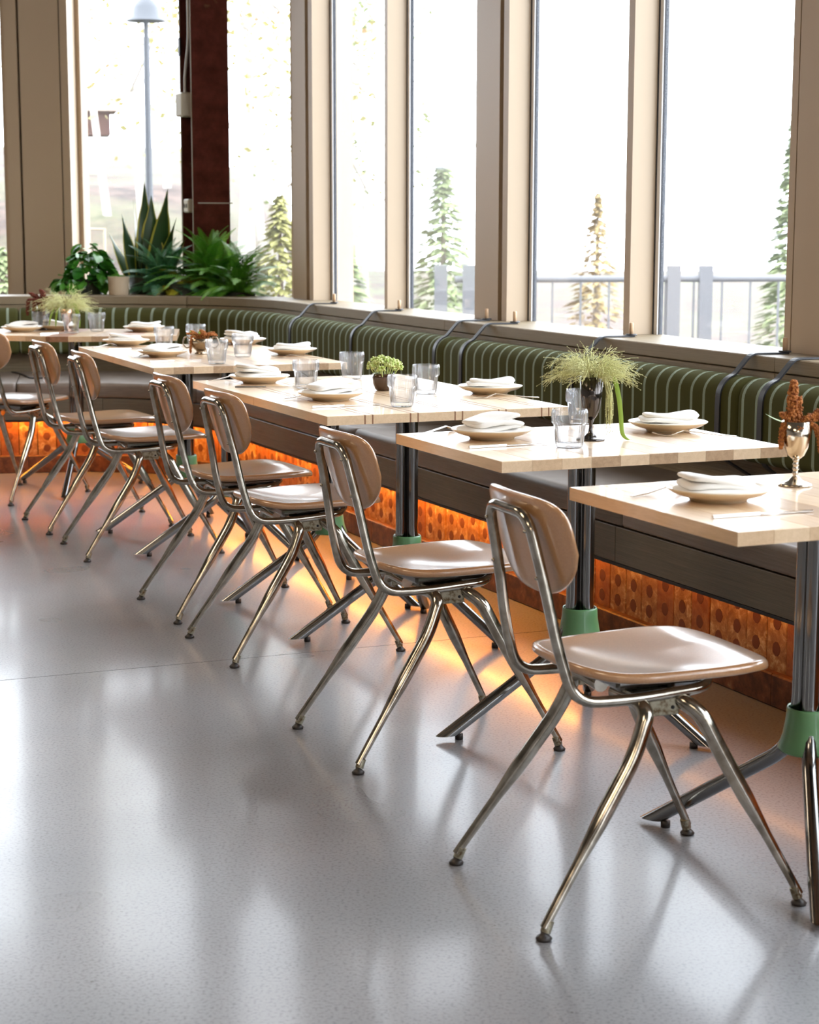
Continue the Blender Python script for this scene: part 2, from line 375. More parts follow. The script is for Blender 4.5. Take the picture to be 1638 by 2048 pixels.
def rrect(u0, u1, z0, z1, r, n=5, rs=None):
    rs = rs or [r, r, r, r]; out = []
    for (cu, cz, a0, rr) in ((u0 + rs[0], z0 + rs[0], pi, rs[0]), (u1 - rs[1], z0 + rs[1], 1.5 * pi, rs[1]), (u1 - rs[2], z1 - rs[2], 0, rs[2]), (u0 + rs[3], z1 - rs[3], .5 * pi, rs[3])):
        for k in range(n + 1): a = a0 + k / n * pi / 2; out.append((cu + rr * cos(a), cz + rr * sin(a)))
    return out
def rect(u0, u1, z0, z1): return [(u0, z0), (u1, z0), (u1, z1), (u0, z1)]

# ================================================================== SETTING
def rectmesh(x0, x1, y0, y1, z0, z1):
    m = MB(); m.box(((x0 + x1) / 2, (y0 + y1) / 2, (z0 + z1) / 2), (x1 - x0, y1 - y0, z1 - z0)); return m
def struct(name, mb, mats, label, cat='structure', parent=None):
    o = put(name, mb, mats, parent); tag(o, label, cat, kind='structure'); return o
# floor: two slabs with a sawn joint between them
def jl(px, py):
    q = Vector((px - 819, py - 1024)); d = Fv * 3700 + R2 * q.x - U2 * q.y; t = -1.25 / d.z; return Vector((d.x * t, d.y * t))
ja, jb = jl(0, 1361), jl(1119, 1259); jd = (jb - ja).normalized(); jn = Vector((-jd.y, jd.x))
def far(p, t): return p + jd * t
FX0, FX1, FY0, FY1 = -7., 7.5, -6., 13.
# bound the floor by the facade line on the right/outer side
FP = lambda s, u: (S0 + U1 * s + N1 * u)
# indoor floor outline (convex enough): left-back, along facade, to far left
outline = [Vector((-7, -6)), FP(-16.2, .75), FP(.8, .75), Vector((-2.1, 11.75)), Vector((-7, 12.2))]
def clip(poly, p, n):
    out = []
    for i in range(len(poly)):
        a = poly[i]; b = poly[(i + 1) % len(poly)]; da = (a - p).dot(n); db = (b - p).dot(n)
        if da >= 0: out.append(a)
        if (da >= 0) != (db >= 0): out.append(a + (b - a) * (da / (da - db)))
    return out
fm = MB()
for side in (1, -1):
    pl = clip(outline, ja + jn * (.0018 * side), jn * side); k = len(pl)
    fm.add([(p.x, p.y, 0) for p in pl], [tuple(range(k))], 0, False)
    fm.add([(p.x, p.y, -.12) for p in pl], [tuple(reversed(range(k)))], 0, False)
    fm.add([(p.x, p.y, 0) for p in pl] + [(p.x, p.y, -.12) for p in pl], [(i, i + k, (i + 1) % k + k, (i + 1) % k) for i in range(k)], 0, False)
pl = clip(clip(outline, ja - jn * .002, jn), ja + jn * .002, -jn)
fm.add([(p.x, p.y, -.004) for p in pl], [tuple(range(len(pl)))], 1, False)
struct('floor', fm, ['floor', 'joint'], 'polished grey concrete floor with one sawn joint line', 'floor')
cm = MB(); k = len(outline)
cm.add([(p.x, p.y, 3.6) for p in outline] + [(p.x, p.y, 3.75) for p in outline], [tuple(reversed(range(k))), tuple(range(k, 2 * k))] + [(i, (i + 1) % k, (i + 1) % k + k, i + k) for i in range(k)], 0, False)
struct('ceiling', cm, 'ceiling', 'plain dark ceiling above the dining room', 'ceiling')
struct('wall_left', rectmesh(-7.2, -7.0, -6, 12.2, 0, 3.6), 'plaster', 'plain wall on the room side opposite the windows', 'wall')
struct('wall_back', rectmesh(-7.2, 5.6, -6.2, -6.0, 0, 3.6), 'plaster', 'plain wall behind the viewer', 'wall')

def fbox(mb, s0, s1, u0, u1, z0, z1, mi=0):
    P = [FP(s0, u0), FP(s1, u0), FP(s1, u1), FP(s0, u1)]
    V = [(p.x, p.y, z0) for p in P] + [(p.x, p.y, z1) for p in P]
    mb.add(V, [(0, 1, 2, 3), (7, 6, 5, 4), (4, 5, 1, 0), (5, 6, 2, 1), (6, 7, 3, 2), (7, 4, 0, 3)], mi, False)
ZS, ZT = .845, 3.6
wm = MB(); fbox(wm, -16.2, .78, .60, .78, 0, ZS - .03)
struct('wall_right', wm, 'paint', 'low wall under the tall windows behind the bench ledge', 'wall')
wid = 1
def facade_bay(sa, sb, label, first=None):
    """one pane between s=sa (near) and s=sb (far) with frame strips"""
    global wid
    w = tag(link('window_%d' % wid, None), label, 'window', kind='structure'); wid += 1
    f = MB()
    fbox(f, sb - .026, sb, .678, .700, ZS, ZT); fbox(f, sa, sa + .026, .678, .700, ZS, ZT); fbox(f, sa + .026, sb - .026, .678, .700, ZS - .02, ZS + .012); fbox(f, sa + .026, sb - .026, .678, .700, ZT - .08, ZT)
    put('frame', f, 'white_frame', w)
    g = MB(); fbox(g, sb - .029, sb - .026, .684, .699, ZS + .012, ZT); fbox(g, sa + .026, sa + .029, .684, .699, ZS + .012, ZT); fbox(g, sb - .004, sb, .6745, .678, ZS, ZT)
    put('gasket', g, 'gasket', w)
    p = MB(); fbox(p, sa + .029, sb - .029, .688, .695, ZS + .012, ZT - .08); put('pane', p, 'pane', w)
def mullion(sa, sb, name, label, groove=None):
    m = MB()
    if groove is None: fbox(m, sa, sb, .58, .70, ZS - .03, ZT)
    else:
        g0, g1 = groove; fbox(m, sa, g0, .58, .70, ZS - .03, ZT); fbox(m, g1, sb, .58, .70, ZS - .03, ZT); fbox(m, g0, g1, .63, .70, ZS - .03, ZT, 1)
    struct(name, m, ['paint', 'paint_dark'], label, 'mullion')
mullion(-.493, -.458, 'trim_1', 'slim tan window mullion nearest the corner column')
mullion(-1.72, -1.423, 'trim_2', 'wide tan window column with a dark groove, middle of the long window wall', (-1.675, -1.64))
mullion(-2.689, -2.647, 'trim_3', 'slim tan window mullion between the two nearest panes')
mullion(-3.93, -3.627, 'trim_4', 'wide tan window column at the near end of the window wall in view', (-3.664, -3.659))
facade_bay(-.458, .475, 'tall pane beside the corner column, garden trees showing through')
facade_bay(-1.423, -.493, 'tall pane with a pale conifer and railing behind it')
facade_bay(-2.647, -1.72, 'tall pane over the grass goblet table, railing behind')
facade_bay(-3.627, -2.689, 'tall nearest pane, railing and hedge faint behind it')
k = 5
s = -3.93
while s > -15.5:
    facade_bay(s - .96, s, 'tall pane beyond the near end of the view'); mullion(s - 1.0, s - .96, 'trim_%d' % k, 'slim mullion beyond the near end of the view')
    facade_bay(s - 1.96, s - 1.0, 'further tall pane beyond the near end of the view'); mullion(s - 2.26, s - 1.96, 'trim_%d' % (k + 1), 'wide column beyond the near end of the view', (s - 2.0, s - 1.99)); k += 2; s -= 2.26
def seg_box(mb, a, b, w0, w1, z0, z1, mi=0):
    d = (b - a).normalized(); n = Vector((d.y, -d.x))
    if n.y < 0: n = -n
    P = [a + n * w0, b + n * w0, b + n * w1, a + n * w1]
    V = [(p.x, p.y, z0) for p in P] + [(p.x, p.y, z1) for p in P]
    mb.add(V, [(0, 1, 2, 3), (7, 6, 5, 4), (4, 5, 1, 0), (5, 6, 2, 1), (6, 7, 3, 2), (7, 4, 0, 3)], mi, False)
# corner column
LA = Vector((-.655, 10.85)); LB = Vector((-2.0, 11.3))
m = MB(); fbox(m, .475, .530, .58, .80, 0, ZT); fbox(m, .530, .575, .625, .80, 0, ZT, 1); fbox(m, .575, .771, .58, .80, 0, ZT); seg_box(m, FP(.765, .60) + Vector((.035, 0)), LA + Vector((.04, .1)), 0, .10, 0, ZT)
struct('trim_%d' % k, m, ['paint', 'paint_dark'], 'olive tan corner column with a dark groove where the window wall turns', 'column'); k += 1
# left facade: two facets
def left_bay(a, b, label):
    global wid
    w = tag(link('window_%d' % wid, None), label, 'window', kind='structure'); wid += 1
    d = (b - a).normalized(); L = (b - a).length
    f = MB()
    seg_box(f, a, a + d * .035, 0, .08, .5, ZT); seg_box(f, b - d * .035, b, 0, .08, .5, ZT); seg_box(f, a + d * .035, b - d * .035, 0, .08, .45, .50); seg_box(f, a + d * .035, b - d * .035, 0, .08, ZT - .08, ZT)
    put('frame', f, 'paint', w); p = MB(); seg_box(p, a + d * .035, b - d * .035, .03, .038, .5, ZT - .08); put('pane', p, 'pane', w)
    lw = MB(); seg_box(lw, a, b, 0, .15, 0, .45); put('sill_wall', lw, 'paint', w)
left_bay(LA, LB, 'wide corner pane behind the plants and the red steel column')
cd = Vector((-1, .04)).normalized()
m = MB(); c0 = Vector((-2.0, 11.15)); seg_box(m, c0, c0 + cd * .045, -.06, .16, 0, ZT); seg_box(m, c0 + cd * .045, c0 + cd * .052, -.045, .16, 0, ZT, 1)
seg_box(m, c0 + cd * .052, c0 + cd * .285, -.06, .16, 0, ZT); seg_box(m, c0 + cd * .285, c0 + cd * .30, -.03, .16, 0, ZT, 1); seg_box(m, c0 + cd * .30, c0 + cd * .375, -.06, .16, 0, ZT)
struct('trim_%d' % k, m, ['paint', 'paint_dark'], 'broad tan column with two grooves left of the pothos', 'column'); k += 1
left_bay(c0 + cd * .375, c0 + cd * 2.6, 'pane beyond the broad tan column')
m = MB(); seg_box(m, c0 + cd * 2.6, Vector((-7.05, 11.5)), 0, .15, 0, ZT)
struct('wall_far', m, 'plaster', 'plain wall beyond the far windows', 'wall')

# ================================================================== BENCH
bench = thing('banquette_bench', (0, 0, 0), 0, 'long curved banquette with clay tile base and grey brown timber boards', 'bench')
rng = random.Random(3)
# plinth blocks
s = -7.4; i = 0
while s < 4.95:
    m = MB(); L = .30 + rng.uniform(-.02, .02); sweep(m, rrect(0, .05, 0, .088, .004, 1), s + .0012, s + L - .0012); o = put('plinth_block', m, 'plinth', bench); s += L
# tiles: three variants shared
tv = []
for v_ in range(4):
    m = MB(); m.box((0, 0, .095), (.02, .0895, .205), 0, 0, .002)
    zs = [[.045, .105, .165], [.035, .095, .155], [.06, .13], [.03, .085, .15]][v_]
    for z in zs:
        n = 10; V = [(-.0108, .017 * cos(2 * pi * q / n) * (1 + .1 * sin(3 * q)), z + .019 * sin(2 * pi * q / n)) for q in range(n)]
        Vb = [(-.0098, p[1] * 1.08, z + (p[2] - z) * 1.08) for p in V]
        m.add(V, [tuple(reversed(range(n)))], 1, False); m.add(V + Vb, [(q, (q + 1) % n, (q + 1) % n + n, q + n) for q in range(n)], 1, False)
    tv.append(m.mesh('tile', ['tile', 'tile_hole']))
s = -7.3
while s < 4.95:
    p, a = path(s, .035 + rng.uniform(-.0025, .0025)); o = link('tile', tv[rng.randrange(4)], bench, (p.x, p.y, .088), a + rng.uniform(-.012, .012)); s += .0925
m = MB(); sweep(m, rect(.05, .09, 0, .30), -7.4, 5.0); put('backing', m, 'plinth', bench)
# soffit lip, led
m = MB(); sweep(m, rect(-.088, .06, .292, .300), -7.4, 5.0); sweep(m, rect(-.091, -.083, .268, .277), -7.4, 5.0); put('metal_lip', m, 'black_metal', bench)
m = MB(); sweep(m, rect(-.030, -.018, .283, .291), -3.45, 5.0); put('light_strip', m, 'led', bench, label='bright amber light strip under the seat')
m = MB(); sweep(m, rect(-.030, -.018, .283, .291), -7.4, -3.46); put('light_strip', m, 'led_dim', bench, label='dimmer amber light strip under the seat')
for (a, b) in ((-7.4, -6.1), (-6.1, -3.78), (-3.78, -1.35), (-1.35, .9), (.9, 2.6), (2.6, 5.0)):
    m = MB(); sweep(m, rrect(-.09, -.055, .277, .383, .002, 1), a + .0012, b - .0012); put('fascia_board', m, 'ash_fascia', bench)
m = MB(); sweep(m, rect(-.055, .41, .30, .375), -7.4, 5.0, .26); put('seat_deck', m, 'black_metal', bench)
for (a, b) in ((-7.4, -6.1), (-6.1, -3.83), (-3.83, -1.5), (-1.5, .75), (.75, 1.75), (1.75, 3.2), (3.2, 5.0)):
    m = MB(); sweep(m, rrect(.41, .44, .575, .815, .002, 1), a + .0012, b - .0012, .26); put('back_board', m, 'ash_board', bench)
    m = MB(); sweep(m, rrect(.41, .44, .375, .565, .002, 1), a + .0012, b - .0012, .26); put('back_board', m, 'ash_board', bench)
    m = MB(); sweep(m, rrect(.408, .695, .818, .862, .003, 1), a + .0012, b - .0012, .26); put('ledge_board', m, 'ash_board', bench, label='pale lit ledge board along the top of the bench')
m = MB(); sweep(m, rect(.44, .60, .0, .81), -7.4, 5.0, .26); put('core', m, 'black_metal', bench)

# cushions
cuts = [(-7.3, -5.85), (-5.85, -3.81), (-3.81, -1.745), (-1.745, .262), (.262, 1.35), (1.35, 3.1), (3.1, 4.98)]
slab = ['grey brown seat pad off the near end of the bench', 'grey brown seat pad under the nearest table with the silver goblet', 'grey brown seat pad behind the table with the dark grass goblet', 'grey brown seat pad behind the table with the green sedum bowl', 'grey brown curved seat pad in the bench corner', 'grey brown seat pad beyond the bench corner', 'grey brown seat pad off the far left end']
blab = ['green striped back cushion off the near end', 'green striped back cushion behind the silver goblet table', 'green striped back cushion behind the dark grass goblet', 'green striped back cushion behind the green sedum bowl', 'green striped curved back cushion in the bench corner', 'green striped back cushion beyond the bench corner', 'green striped back cushion off the far left end']
for (a, b), l1, l2 in zip(cuts, slab, blab):
    m = MB(); sweep(m, rrect(-.092, .40, .386, .462, .012, 3, [.010, .006, .01, .022]), a + .002, b - .002, .26, 0, True, .014); o = put('seat_cushion', m, 'vinyl'); tag(o, l1, 'seat cushion', 'seat pads along the banquette')
    m = MB(); sweep(m, [(u, z) for u, z in rrect(.292, .405, .560, .803, .03, 6, [.03, .012, .035, .062])], a + .002, b - .002, .26, 0, True, .016, .30); o = put('back_cushion', m, 'stripes'); tag(o, l2, 'back cushion', 'striped cushions along the banquette')
# straps and pegs
def ribbon(mb, pts, w, side, th=.0025):
    V = []; n = len(pts)
    for i, p in enumerate(pts):
        d = (pts[min(i + 1, n - 1)] - pts[max(i - 1, 0)]).normalized(); nr = d.cross(side).normalized()
        for sx, tt in ((-1, 0), (1, 0), (1, 1), (-1, 1)): V.append(p + side * (w / 2 * sx) + nr * (th * (tt - .5) * 2))
    Fs = [(i * 4 + a, i * 4 + (a + 1) % 4, i * 4 + 4 + (a + 1) % 4, i * 4 + 4 + a) for i in range(n - 1) for a in range(4)] + [(3, 2, 1, 0), (n * 4 - 4, n * 4 - 3, n * 4 - 2, n * 4 - 1)]
    mb.add(V, Fs, 0, False)
straps = [(.02, 'nearest the corner column'), (-.765, 'over the sedum bowl, behind the slim mullion'), (-1.658, 'far of the joint left of the grass goblet'), (-1.909, 'near of the joint left of the grass goblet'), (-2.804, 'half hidden behind the grass plume'), (-3.717, 'left of the near cushion joint'), (-3.938, 'right of the near cushion joint behind the amaranth'), (-5.7, 'beyond the near edge of the view')]
for s, txt in straps:
    P = lambda u, z, ds=0: Vector((*path(s + ds, u, .0)[0], z))
    p0, an = path(s, .41)
    side = Vector((-sin(an), cos(an), 0))
    pts = fillet([P(.53, .8655), P(.40, .8665), P(.354 + .0655 * cos(1.75), .741 + .0655 * sin(1.75)), P(.354 + .0655 * cos(2.1), .741 + .0655 * sin(2.1)), P(.354 + .0655 * cos(2.5), .741 + .0655 * sin(2.5)), P(.354 + .0655 * cos(2.9), .741 + .0655 * sin(2.9)), P(.2880, .72), P(.2880, .60), P(.315, .552), P(.405, .50)], .02, 4)
    m = MB(); ribbon(m, pts, .024, side); o = put('strap', m, 'strap'); tag(o, 'black leather strap ' + txt, 'strap', 'straps holding the back cushions')
    pk = thing('peg', (*P(.522, .867), ), an, 'small wooden peg holding the strap ' + txt, 'peg', 'pegs along the ledge')
    pk.location = P(.522, .8685)
    m = MB(); m.lathe([(0, .0), (.0075, .0), (.0075, .040), (.006, .043), (0, .043)], 12); put('dowel', m, 'dowel', pk)
    m = MB(); m.lathe([(0, -.001), (.020, -.001), (.019, .004), (0, .004)], 14); put('washer', m, 'strap', pk)

# ================================================================== CHAIRS
def make_chair():
    r = thing('dining_chair', (0, 0, 0), 0, '', 'chair')
    # seat shell
    N, K = 48, 12
    def outline_pt(a):
        # rounded trapezoid: rear narrow, front wide
        c, s_ = cos(a), sin(a); e = .60
        x = math.copysign(abs(c) ** e, c); y = math.copysign(abs(s_) ** e, s_)
        X = .302 + .206 * x
        w = .158 + .034 * (x * .5 + .5) ** .8
        return X, y * w * (1 - .05 * max(0, x) ** 3)
    def zf(X, Y):
        z = .457 + 1.2 * max(0, .20 - X) ** 2 - 2.2 * max(0, X - .43) ** 2
        z += -.013 * math.exp(-((X - .25) / .11) ** 2) * (1 - (Y / .19) ** 2) + .007 * math.exp(-((X - .40) / .07) ** 2) * (1 - abs(Y) / .2)
        return z
    m = MB(); V = []; Fs = []
    rings = []
    for k in range(1, K + 1): rings.append((k / K, 0))
    prof = [(q, 0.0) for q in [.12, .28, .45, .6, .74, .86, .94, .98]] + [(1.0, -.004), (1.006, -.010), (1.0, -.016), (.97, -.019), (.80, -.017), (.4, -.017)]
    X0 = .302
    V.append((X0, 0, zf(X0, 0)))
    for (q, dz) in prof:
        for i in range(N):
            X, Y = outline_pt(2 * pi * i / N); x = X0 + (X - X0) * q; y = Y * q
            V.append((x, y, zf(x, y) + dz))
    for i in range(N): Fs.append((0, 1 + i, 1 + (i + 1) % N))
    for k in range(len(prof) - 1):
        for i in range(N): a = 1 + k * N; Fs.append((a + i, a + N + i, a + N + (i + 1) % N, a + (i + 1) % N))
    a = 1 + (len(prof) - 1) * N; Fs.append(tuple(a + i for i in range(N)))
    m.add(V, Fs, 0, True); put('seat', m, 'shell', r)
    # backrest
    m = MB(); NU, NV = 26, 16; V = []; Fs = []
    def bk(a, q, side):
        c, s_ = cos(a), sin(a); e = .42 if s_ > 0 else .60
        y = math.copysign(abs(c) ** e, c); z = math.copysign(abs(s_) ** e, s_)
        w = .173 - .057 * max(0, -z) ** 1.3; zz = .680 + .0925 * z; yy = y * w
        yy *= q; zz = .680 + (zz - .680) * q
        x = .0385 - (zz - .680) * .263 + .86 * yy * yy
        return (x + side, yy, zz)
    N2 = 44; bp = [(.3, 0), (.6, 0), (.85, 0), (.96, .0005), (1.0, .004), (1.0, .009), (.96, .0125), (.85, .013), (.6, .013), (.3, .013)]
    V.append(bk(0, 0, 0))
    for q, sd in bp:
        for i in range(N2): V.append(bk(2 * pi * i / N2, q, sd))
    V.append(bk(0, 0, .013))
    for i in range(N2): Fs.append((0, 1 + (i + 1) % N2, 1 + i))
    for k in range(len(bp) - 1):
        for i in range(N2): a = 1 + k * N2; Fs.append((a + i, a + (i + 1) % N2, a + N2 + (i + 1) % N2, a + N2 + i))
    a = 1 + (len(bp) - 1) * N2; L = len(V) - 1
    for i in range(N2): Fs.append((a + i, a + (i + 1) % N2, L))
    m.add(V, Fs, 0, True); put('backrest', m, 'shell', r)
    # back tube with rails under the seat
    half = [(.0125, .0, .741), (.0125, .088, .741), (.040, .102, .62), (.062, .118, .50), (.090, .130, .402), (.20, .132, .399), (.36, .125, .408), (.40, .06, .415)]
    full = [(x, -y, z) for x, y, z in reversed(half[1:])] + [half[0]] + half[1:]
    m = MB(); m.tube(fillet(full, .045, 7), .0105, 12)
    for sg in (1, -1):
        for z, x in ((.712, .019), (.628, .038)):
            m.blob((x - .0115, sg * (.088 if z > .7 else .099), z), .004, 0)
    put('back_frame', m, 'nickel', r)
    for sg in (1, -1):
        m = MB()
        p = fillet([(.222, sg * .03, .388), (.222, sg * .125, .392), (.224, sg * .152, .375), (.195, sg * .165, .305), (.0, sg * .209, .022)], .035, 7); n = len(p)
        L = [0]
        for i in range(1, n): L.append(L[-1] + (p[i] - p[i - 1]).length)
        def rad(l, tot):
            d = tot - l
            if d > .215: return .0152
            if d > .13: return .0095 + (.0152 - .0095) * ((d - .13) / .085)
            return .0082 + .0013 * d / .13
        # resample long straight
        def dens(p):
            out = []
            for i in range(len(p) - 1):
                k = max(1, int((p[i + 1] - p[i]).length / .025))
                for j in range(k): out.append(p[i].lerp(p[i + 1], j / k))
            out.append(p[-1]); return out
        p = dens(p); L = [0]
        for i in range(1, len(p)): L.append(L[-1] + (p[i] - p[i - 1]).length)
        m.tube(p, [rad(l, L[-1]) for l in L], 14); o = put('leg', m, 'nickel', r)
        def foot(par, fx, fy, dx, dy):
            g = MB(); g.tube([(fx + dx * .9, fy + dy * .9, .034), (fx + dx * .25, fy + dy * .25, .014)], .0098, 12)
            g.lathe([(0, .0), (.0135, 0), (.0150, .004), (.0105, .009), (.006, .012), (.006, .018), (0, .018)], 14, 1, (fx, fy, 0)); put('foot_glide', g, ['plate_metal', 'rubber'], par)
        foot(o, 0., sg * .209, .012, -sg * .003)
        m = MB()
        p = dens(fillet([(.300, sg * .03, .392), (.300, sg * .125, .394), (.335, sg * .155, .366), (.372, sg * .168, .29), (.517, sg * .213, .022)], .04, 7)); L = [0]
        for i in range(1, len(p)): L.append(L[-1] + (p[i] - p[i - 1]).length)
        m.tube(p, [rad(l, L[-1]) for l in L], 14); o = put('leg', m, 'nickel', r); foot(o, .517, sg * .213, -.010, -sg * .003)
    m = MB()
    for sg in (1, -1):
        m.box((.262, sg * .128, .380), (.080, .006, .034), 0, 0, .002)
        m.box((.262, sg * .08, .404), (.10, .08, .004), 0)
        for x in (.238, .288): m.blob((x, sg * .131, .378), .0044, 1)
    m.box((.262, 0, .404), (.10, .12, .004), 0)
    put('seat_bracket', m, ['plate_metal', 'black_metal'], r)
    m = MB(); m.box((.29, 0, .418), (.20, .20, .022), 0, 0, .006); put('seat_pan', m, 'steel', r)
    return r
poses = [(.166, 3.307, 20.3, 'beige shell chair, the nearest, tucked at the silver goblet table'),
         (-.198, 4.301, 22.8, 'beige shell chair at the table with the dark grass goblet'),
         (-.584, 5.326, 24.4, 'beige shell chair at the near half of the sedum bowl table'),
         (-.816, 5.905, 24.2, 'beige shell chair at the far half of the sedum bowl table'),
         (-1.281, 6.983, 22.4, 'beige shell chair at near half of the silver bowl pair'),
         (-1.548, 7.586, 25.0, 'beige shell chair at far half of the silver bowl pair'),
         (-1.96, 8.279, 59.2, 'beige shell chair turned to the corner table, cut by the frame')]
ch0 = make_chair()
for i, (x, y, a, l) in enumerate(poses):
    c = ch0 if i == 0 else copy_tree(ch0)
    c.location = (x, y, 0); c.rotation_euler = (0, 0, radians(a)); c['label'] = l; c['group'] = 'chairs along the banquette tables'

# ================================================================== TABLES
def top_staves(parent, poly, th, x0, x1, widths, mats, ztop=.75):
    """clip the convex polygon (local coords) into staves across x"""
    x = x0; i = 0
    while x < x1 - .001:
        w = widths[i % len(widths)]; xe = min(x + w, x1)
        if x1 - xe < .012 and w > .02: xe = x1
        pl = clip(clip(poly, Vector((x + .0002, 0)), Vector((1, 0))), Vector((xe - .0002, 0)), Vector((-1, 0))); k = len(pl)
        if k > 2:
            b = .0012; cx = sum(p.x for p in pl) / k; cy = sum(p.y for p in pl) / k
            ins = [Vector((p.x + (b if p.x < cx else -b) * .5, p.y + (b if p.y < cy else -b))) for p in pl]
            V = [(p.x, p.y, ztop - th) for p in pl] + [(p.x, p.y, ztop - b) for p in pl] + [(p.x, p.y, ztop) for p in ins]
            Fs = [tuple(reversed(range(k)))] + [(j, (j + 1) % k, (j + 1) % k + k, j + k) for j in range(k)] + [(j + k, (j + 1) % k + k, (j + 1) % k + 2 * k, j + 2 * k) for j in range(k)] + [tuple(range(2 * k, 3 * k))]
            m = MB(); m.add(V, Fs, 0, False); put('stave', m, mats[i % len(mats)], parent)
        x = xe; i += 1
def table_base(parent, cx, cy, feet, rot):
    """three bundled tubes held in a green collar, then splaying to the floor. local coords"""
    for j, (ang, rr) in enumerate(feet):
        a = radians(ang); q = a
        ox, oy = .0205 * cos(q), .0205 * sin(q)
        fx, fy = rr * cos(a), rr * sin(a)
        P = [(cx + ox, cy + oy, .722), (cx + ox, cy + oy, .30), (cx + ox + fx * .07, cy + oy + fy * .07, .215), (cx + fx * .995, cy + fy * .995, .0185)]
        p = fillet(P, .09, 8); m = MB(); n = 14
        m.tube(p, .0158, n, cap=False)
        # cut the end flat at z = .012
        k = len(m.v); d = Vector(P[3]) - Vector(P[2]); d.normalize()
        for vi in range(k - n, k):
            v = Vector(m.v[vi]); tt = (.012 - v.z) / d.z; m.v[vi] = tuple(v + d * tt)
        m.add(m.v[k - n:k], [tuple(range(n))], 0, False)
        leg = put('leg', m, 'steel', parent)
        g = MB(); g.lathe([(0, 0), (.010, 0), (.010, .014), (0, .014)], 12, 0, (cx + fx * .93, cy + fy * .93, 0)); put('foot_pad', g, 'rubber', leg)
    m = MB(); n = 32; V = []
    for (z, w, h) in ((.306, .0385, .0385), (.309, .0405, .0405), (.305, .0425, .0425), (.285, .0435, .0435), (.25, .049, .049), (.224, .0575, .0575), (.220, .0555, .0555), (.228, .050, .050)):
        for i in range(n):
            a = 2 * pi * i / n; c, s_ = cos(a), sin(a); e = .85
            x = math.copysign(abs(c) ** e, c) * w; y = math.copysign(abs(s_) ** e, s_) * h
            V.append((cx + x * cos(rot) - y * sin(rot), cy + x * sin(rot) + y * cos(rot), z))
    Fs = [(r * n + i, r * n + (i + 1) % n, (r + 1) * n + (i + 1) % n, (r + 1) * n + i) for r in range(7) for i in range(n)]
    m.add(V, Fs, 0, True); put('collar', m, 'green_paint', parent)
    m = MB(); m.box((cx, cy, .7165), (.26, .26, .006), 0, rot); put('mounting_plate', m, 'black_metal', parent)
def table(name_label, bx, by, adeg, w, l, base_world, feet, widths, mats, brot=None):
    a = radians(adeg); t_ = thing('dining_table', (bx, by, 0), a, name_label, 'table', 'banquette tables')
    poly = [Vector((0, 0)), Vector((l, 0)), Vector((l, w)), Vector((0, w))]
    top_staves(t_, poly, .0245, 0, l, widths, mats)
    d = Vector(base_world) - Vector((bx, by)); lx = d.x * cos(a) + d.y * sin(a); ly = -d.x * sin(a) + d.y * cos(a)
    table_base(t_, lx, ly, [(f - adeg, r) for f, r in feet], (radians(12) if brot is None else brot) - a); return t_
FT = [(200, .345), (325, .345), (80, .33)]
alt = ['oak_light', 'oak_dark', 'oak_light', 'oak_mid', 'oak_light', 'oak_dark']
table('oak block table with the silver goblet of amaranth, nearest of the row', .539, 2.996, 24.0, .57, .72, (.79, 3.55), [(144, .335), (262, .365), (24, .34)], [.072], ['oak_mid', 'oak_light', 'oak_mid', 'oak_dark', 'oak_light', 'oak_mid'])
table('oak block table with the dark goblet of plume grass', .196, 3.900, 23.4, .575, .725, (.424, 4.51), FT, [.0725], ['oak_light', 'oak_mid', 'oak_light', 'oak_dark', 'oak_light', 'oak_dark', 'oak_light', 'oak_dark', 'oak_light', 'oak_dark'])
table('pale oak table with narrow dark inlays, near half of the sedum bowl pair', -.216, 4.822, 23.4, .603, .715, (-.007, 5.58), FT, [.105, .004, .018, .004], ['oak_light', 'walnut', 'oak_light', 'walnut'])
table('pale oak table with narrow dark inlays, far half of the sedum bowl pair', -.216 - .605 * sin(radians(23.4)), 4.822 + .605 * cos(radians(23.4)), 23.4, .603, .715, (-.268, 6.15), FT, [.105, .004, .018, .004], ['oak_light', 'walnut', 'oak_light', 'walnut'])
table('oak block table, near half of the pair with the handled silver bowl', -.893, 6.455, 22.4, .603, .72, (-.685, 7.02), FT, [.072], ['oak_mid', 'oak_dark', 'oak_light', 'oak_dark', 'oak_mid', 'oak_dark', 'oak_light'])
table('oak block table, far half of the pair with the handled silver bowl', -.893 - .605 * sin(radians(22.4)), 6.455 + .605 * cos(radians(22.4)), 22.4, .603, .72, (-.918, 7.55), FT, [.072], ['oak_mid', 'oak_light', 'oak_dark', 'oak_light'])
t5 = thing('dining_table', (-1.6, 8.24, 0), 0, 'angled oak table in the bench corner with grass in a copper cup', 'table', 'banquette tables')
poly5 = [Vector((0, 0)), Vector((.50, .06)), Vector((.55, .12)), Vector((.50, .62)), Vector((-.62, .62)), Vector((-.62, .32)), Vector((-.30, .13))]
top_staves(t5, poly5, .0245, -.62, .55, [.10], ['walnut', 'oak_mid', 'oak_dark', 'oak_mid', 'oak_light', 'oak_mid', 'walnut', 'oak_mid', 'oak_dark'])
table_base(t5, .02, .50, [(150, .36), (30, .34), (270, .36)], .2)

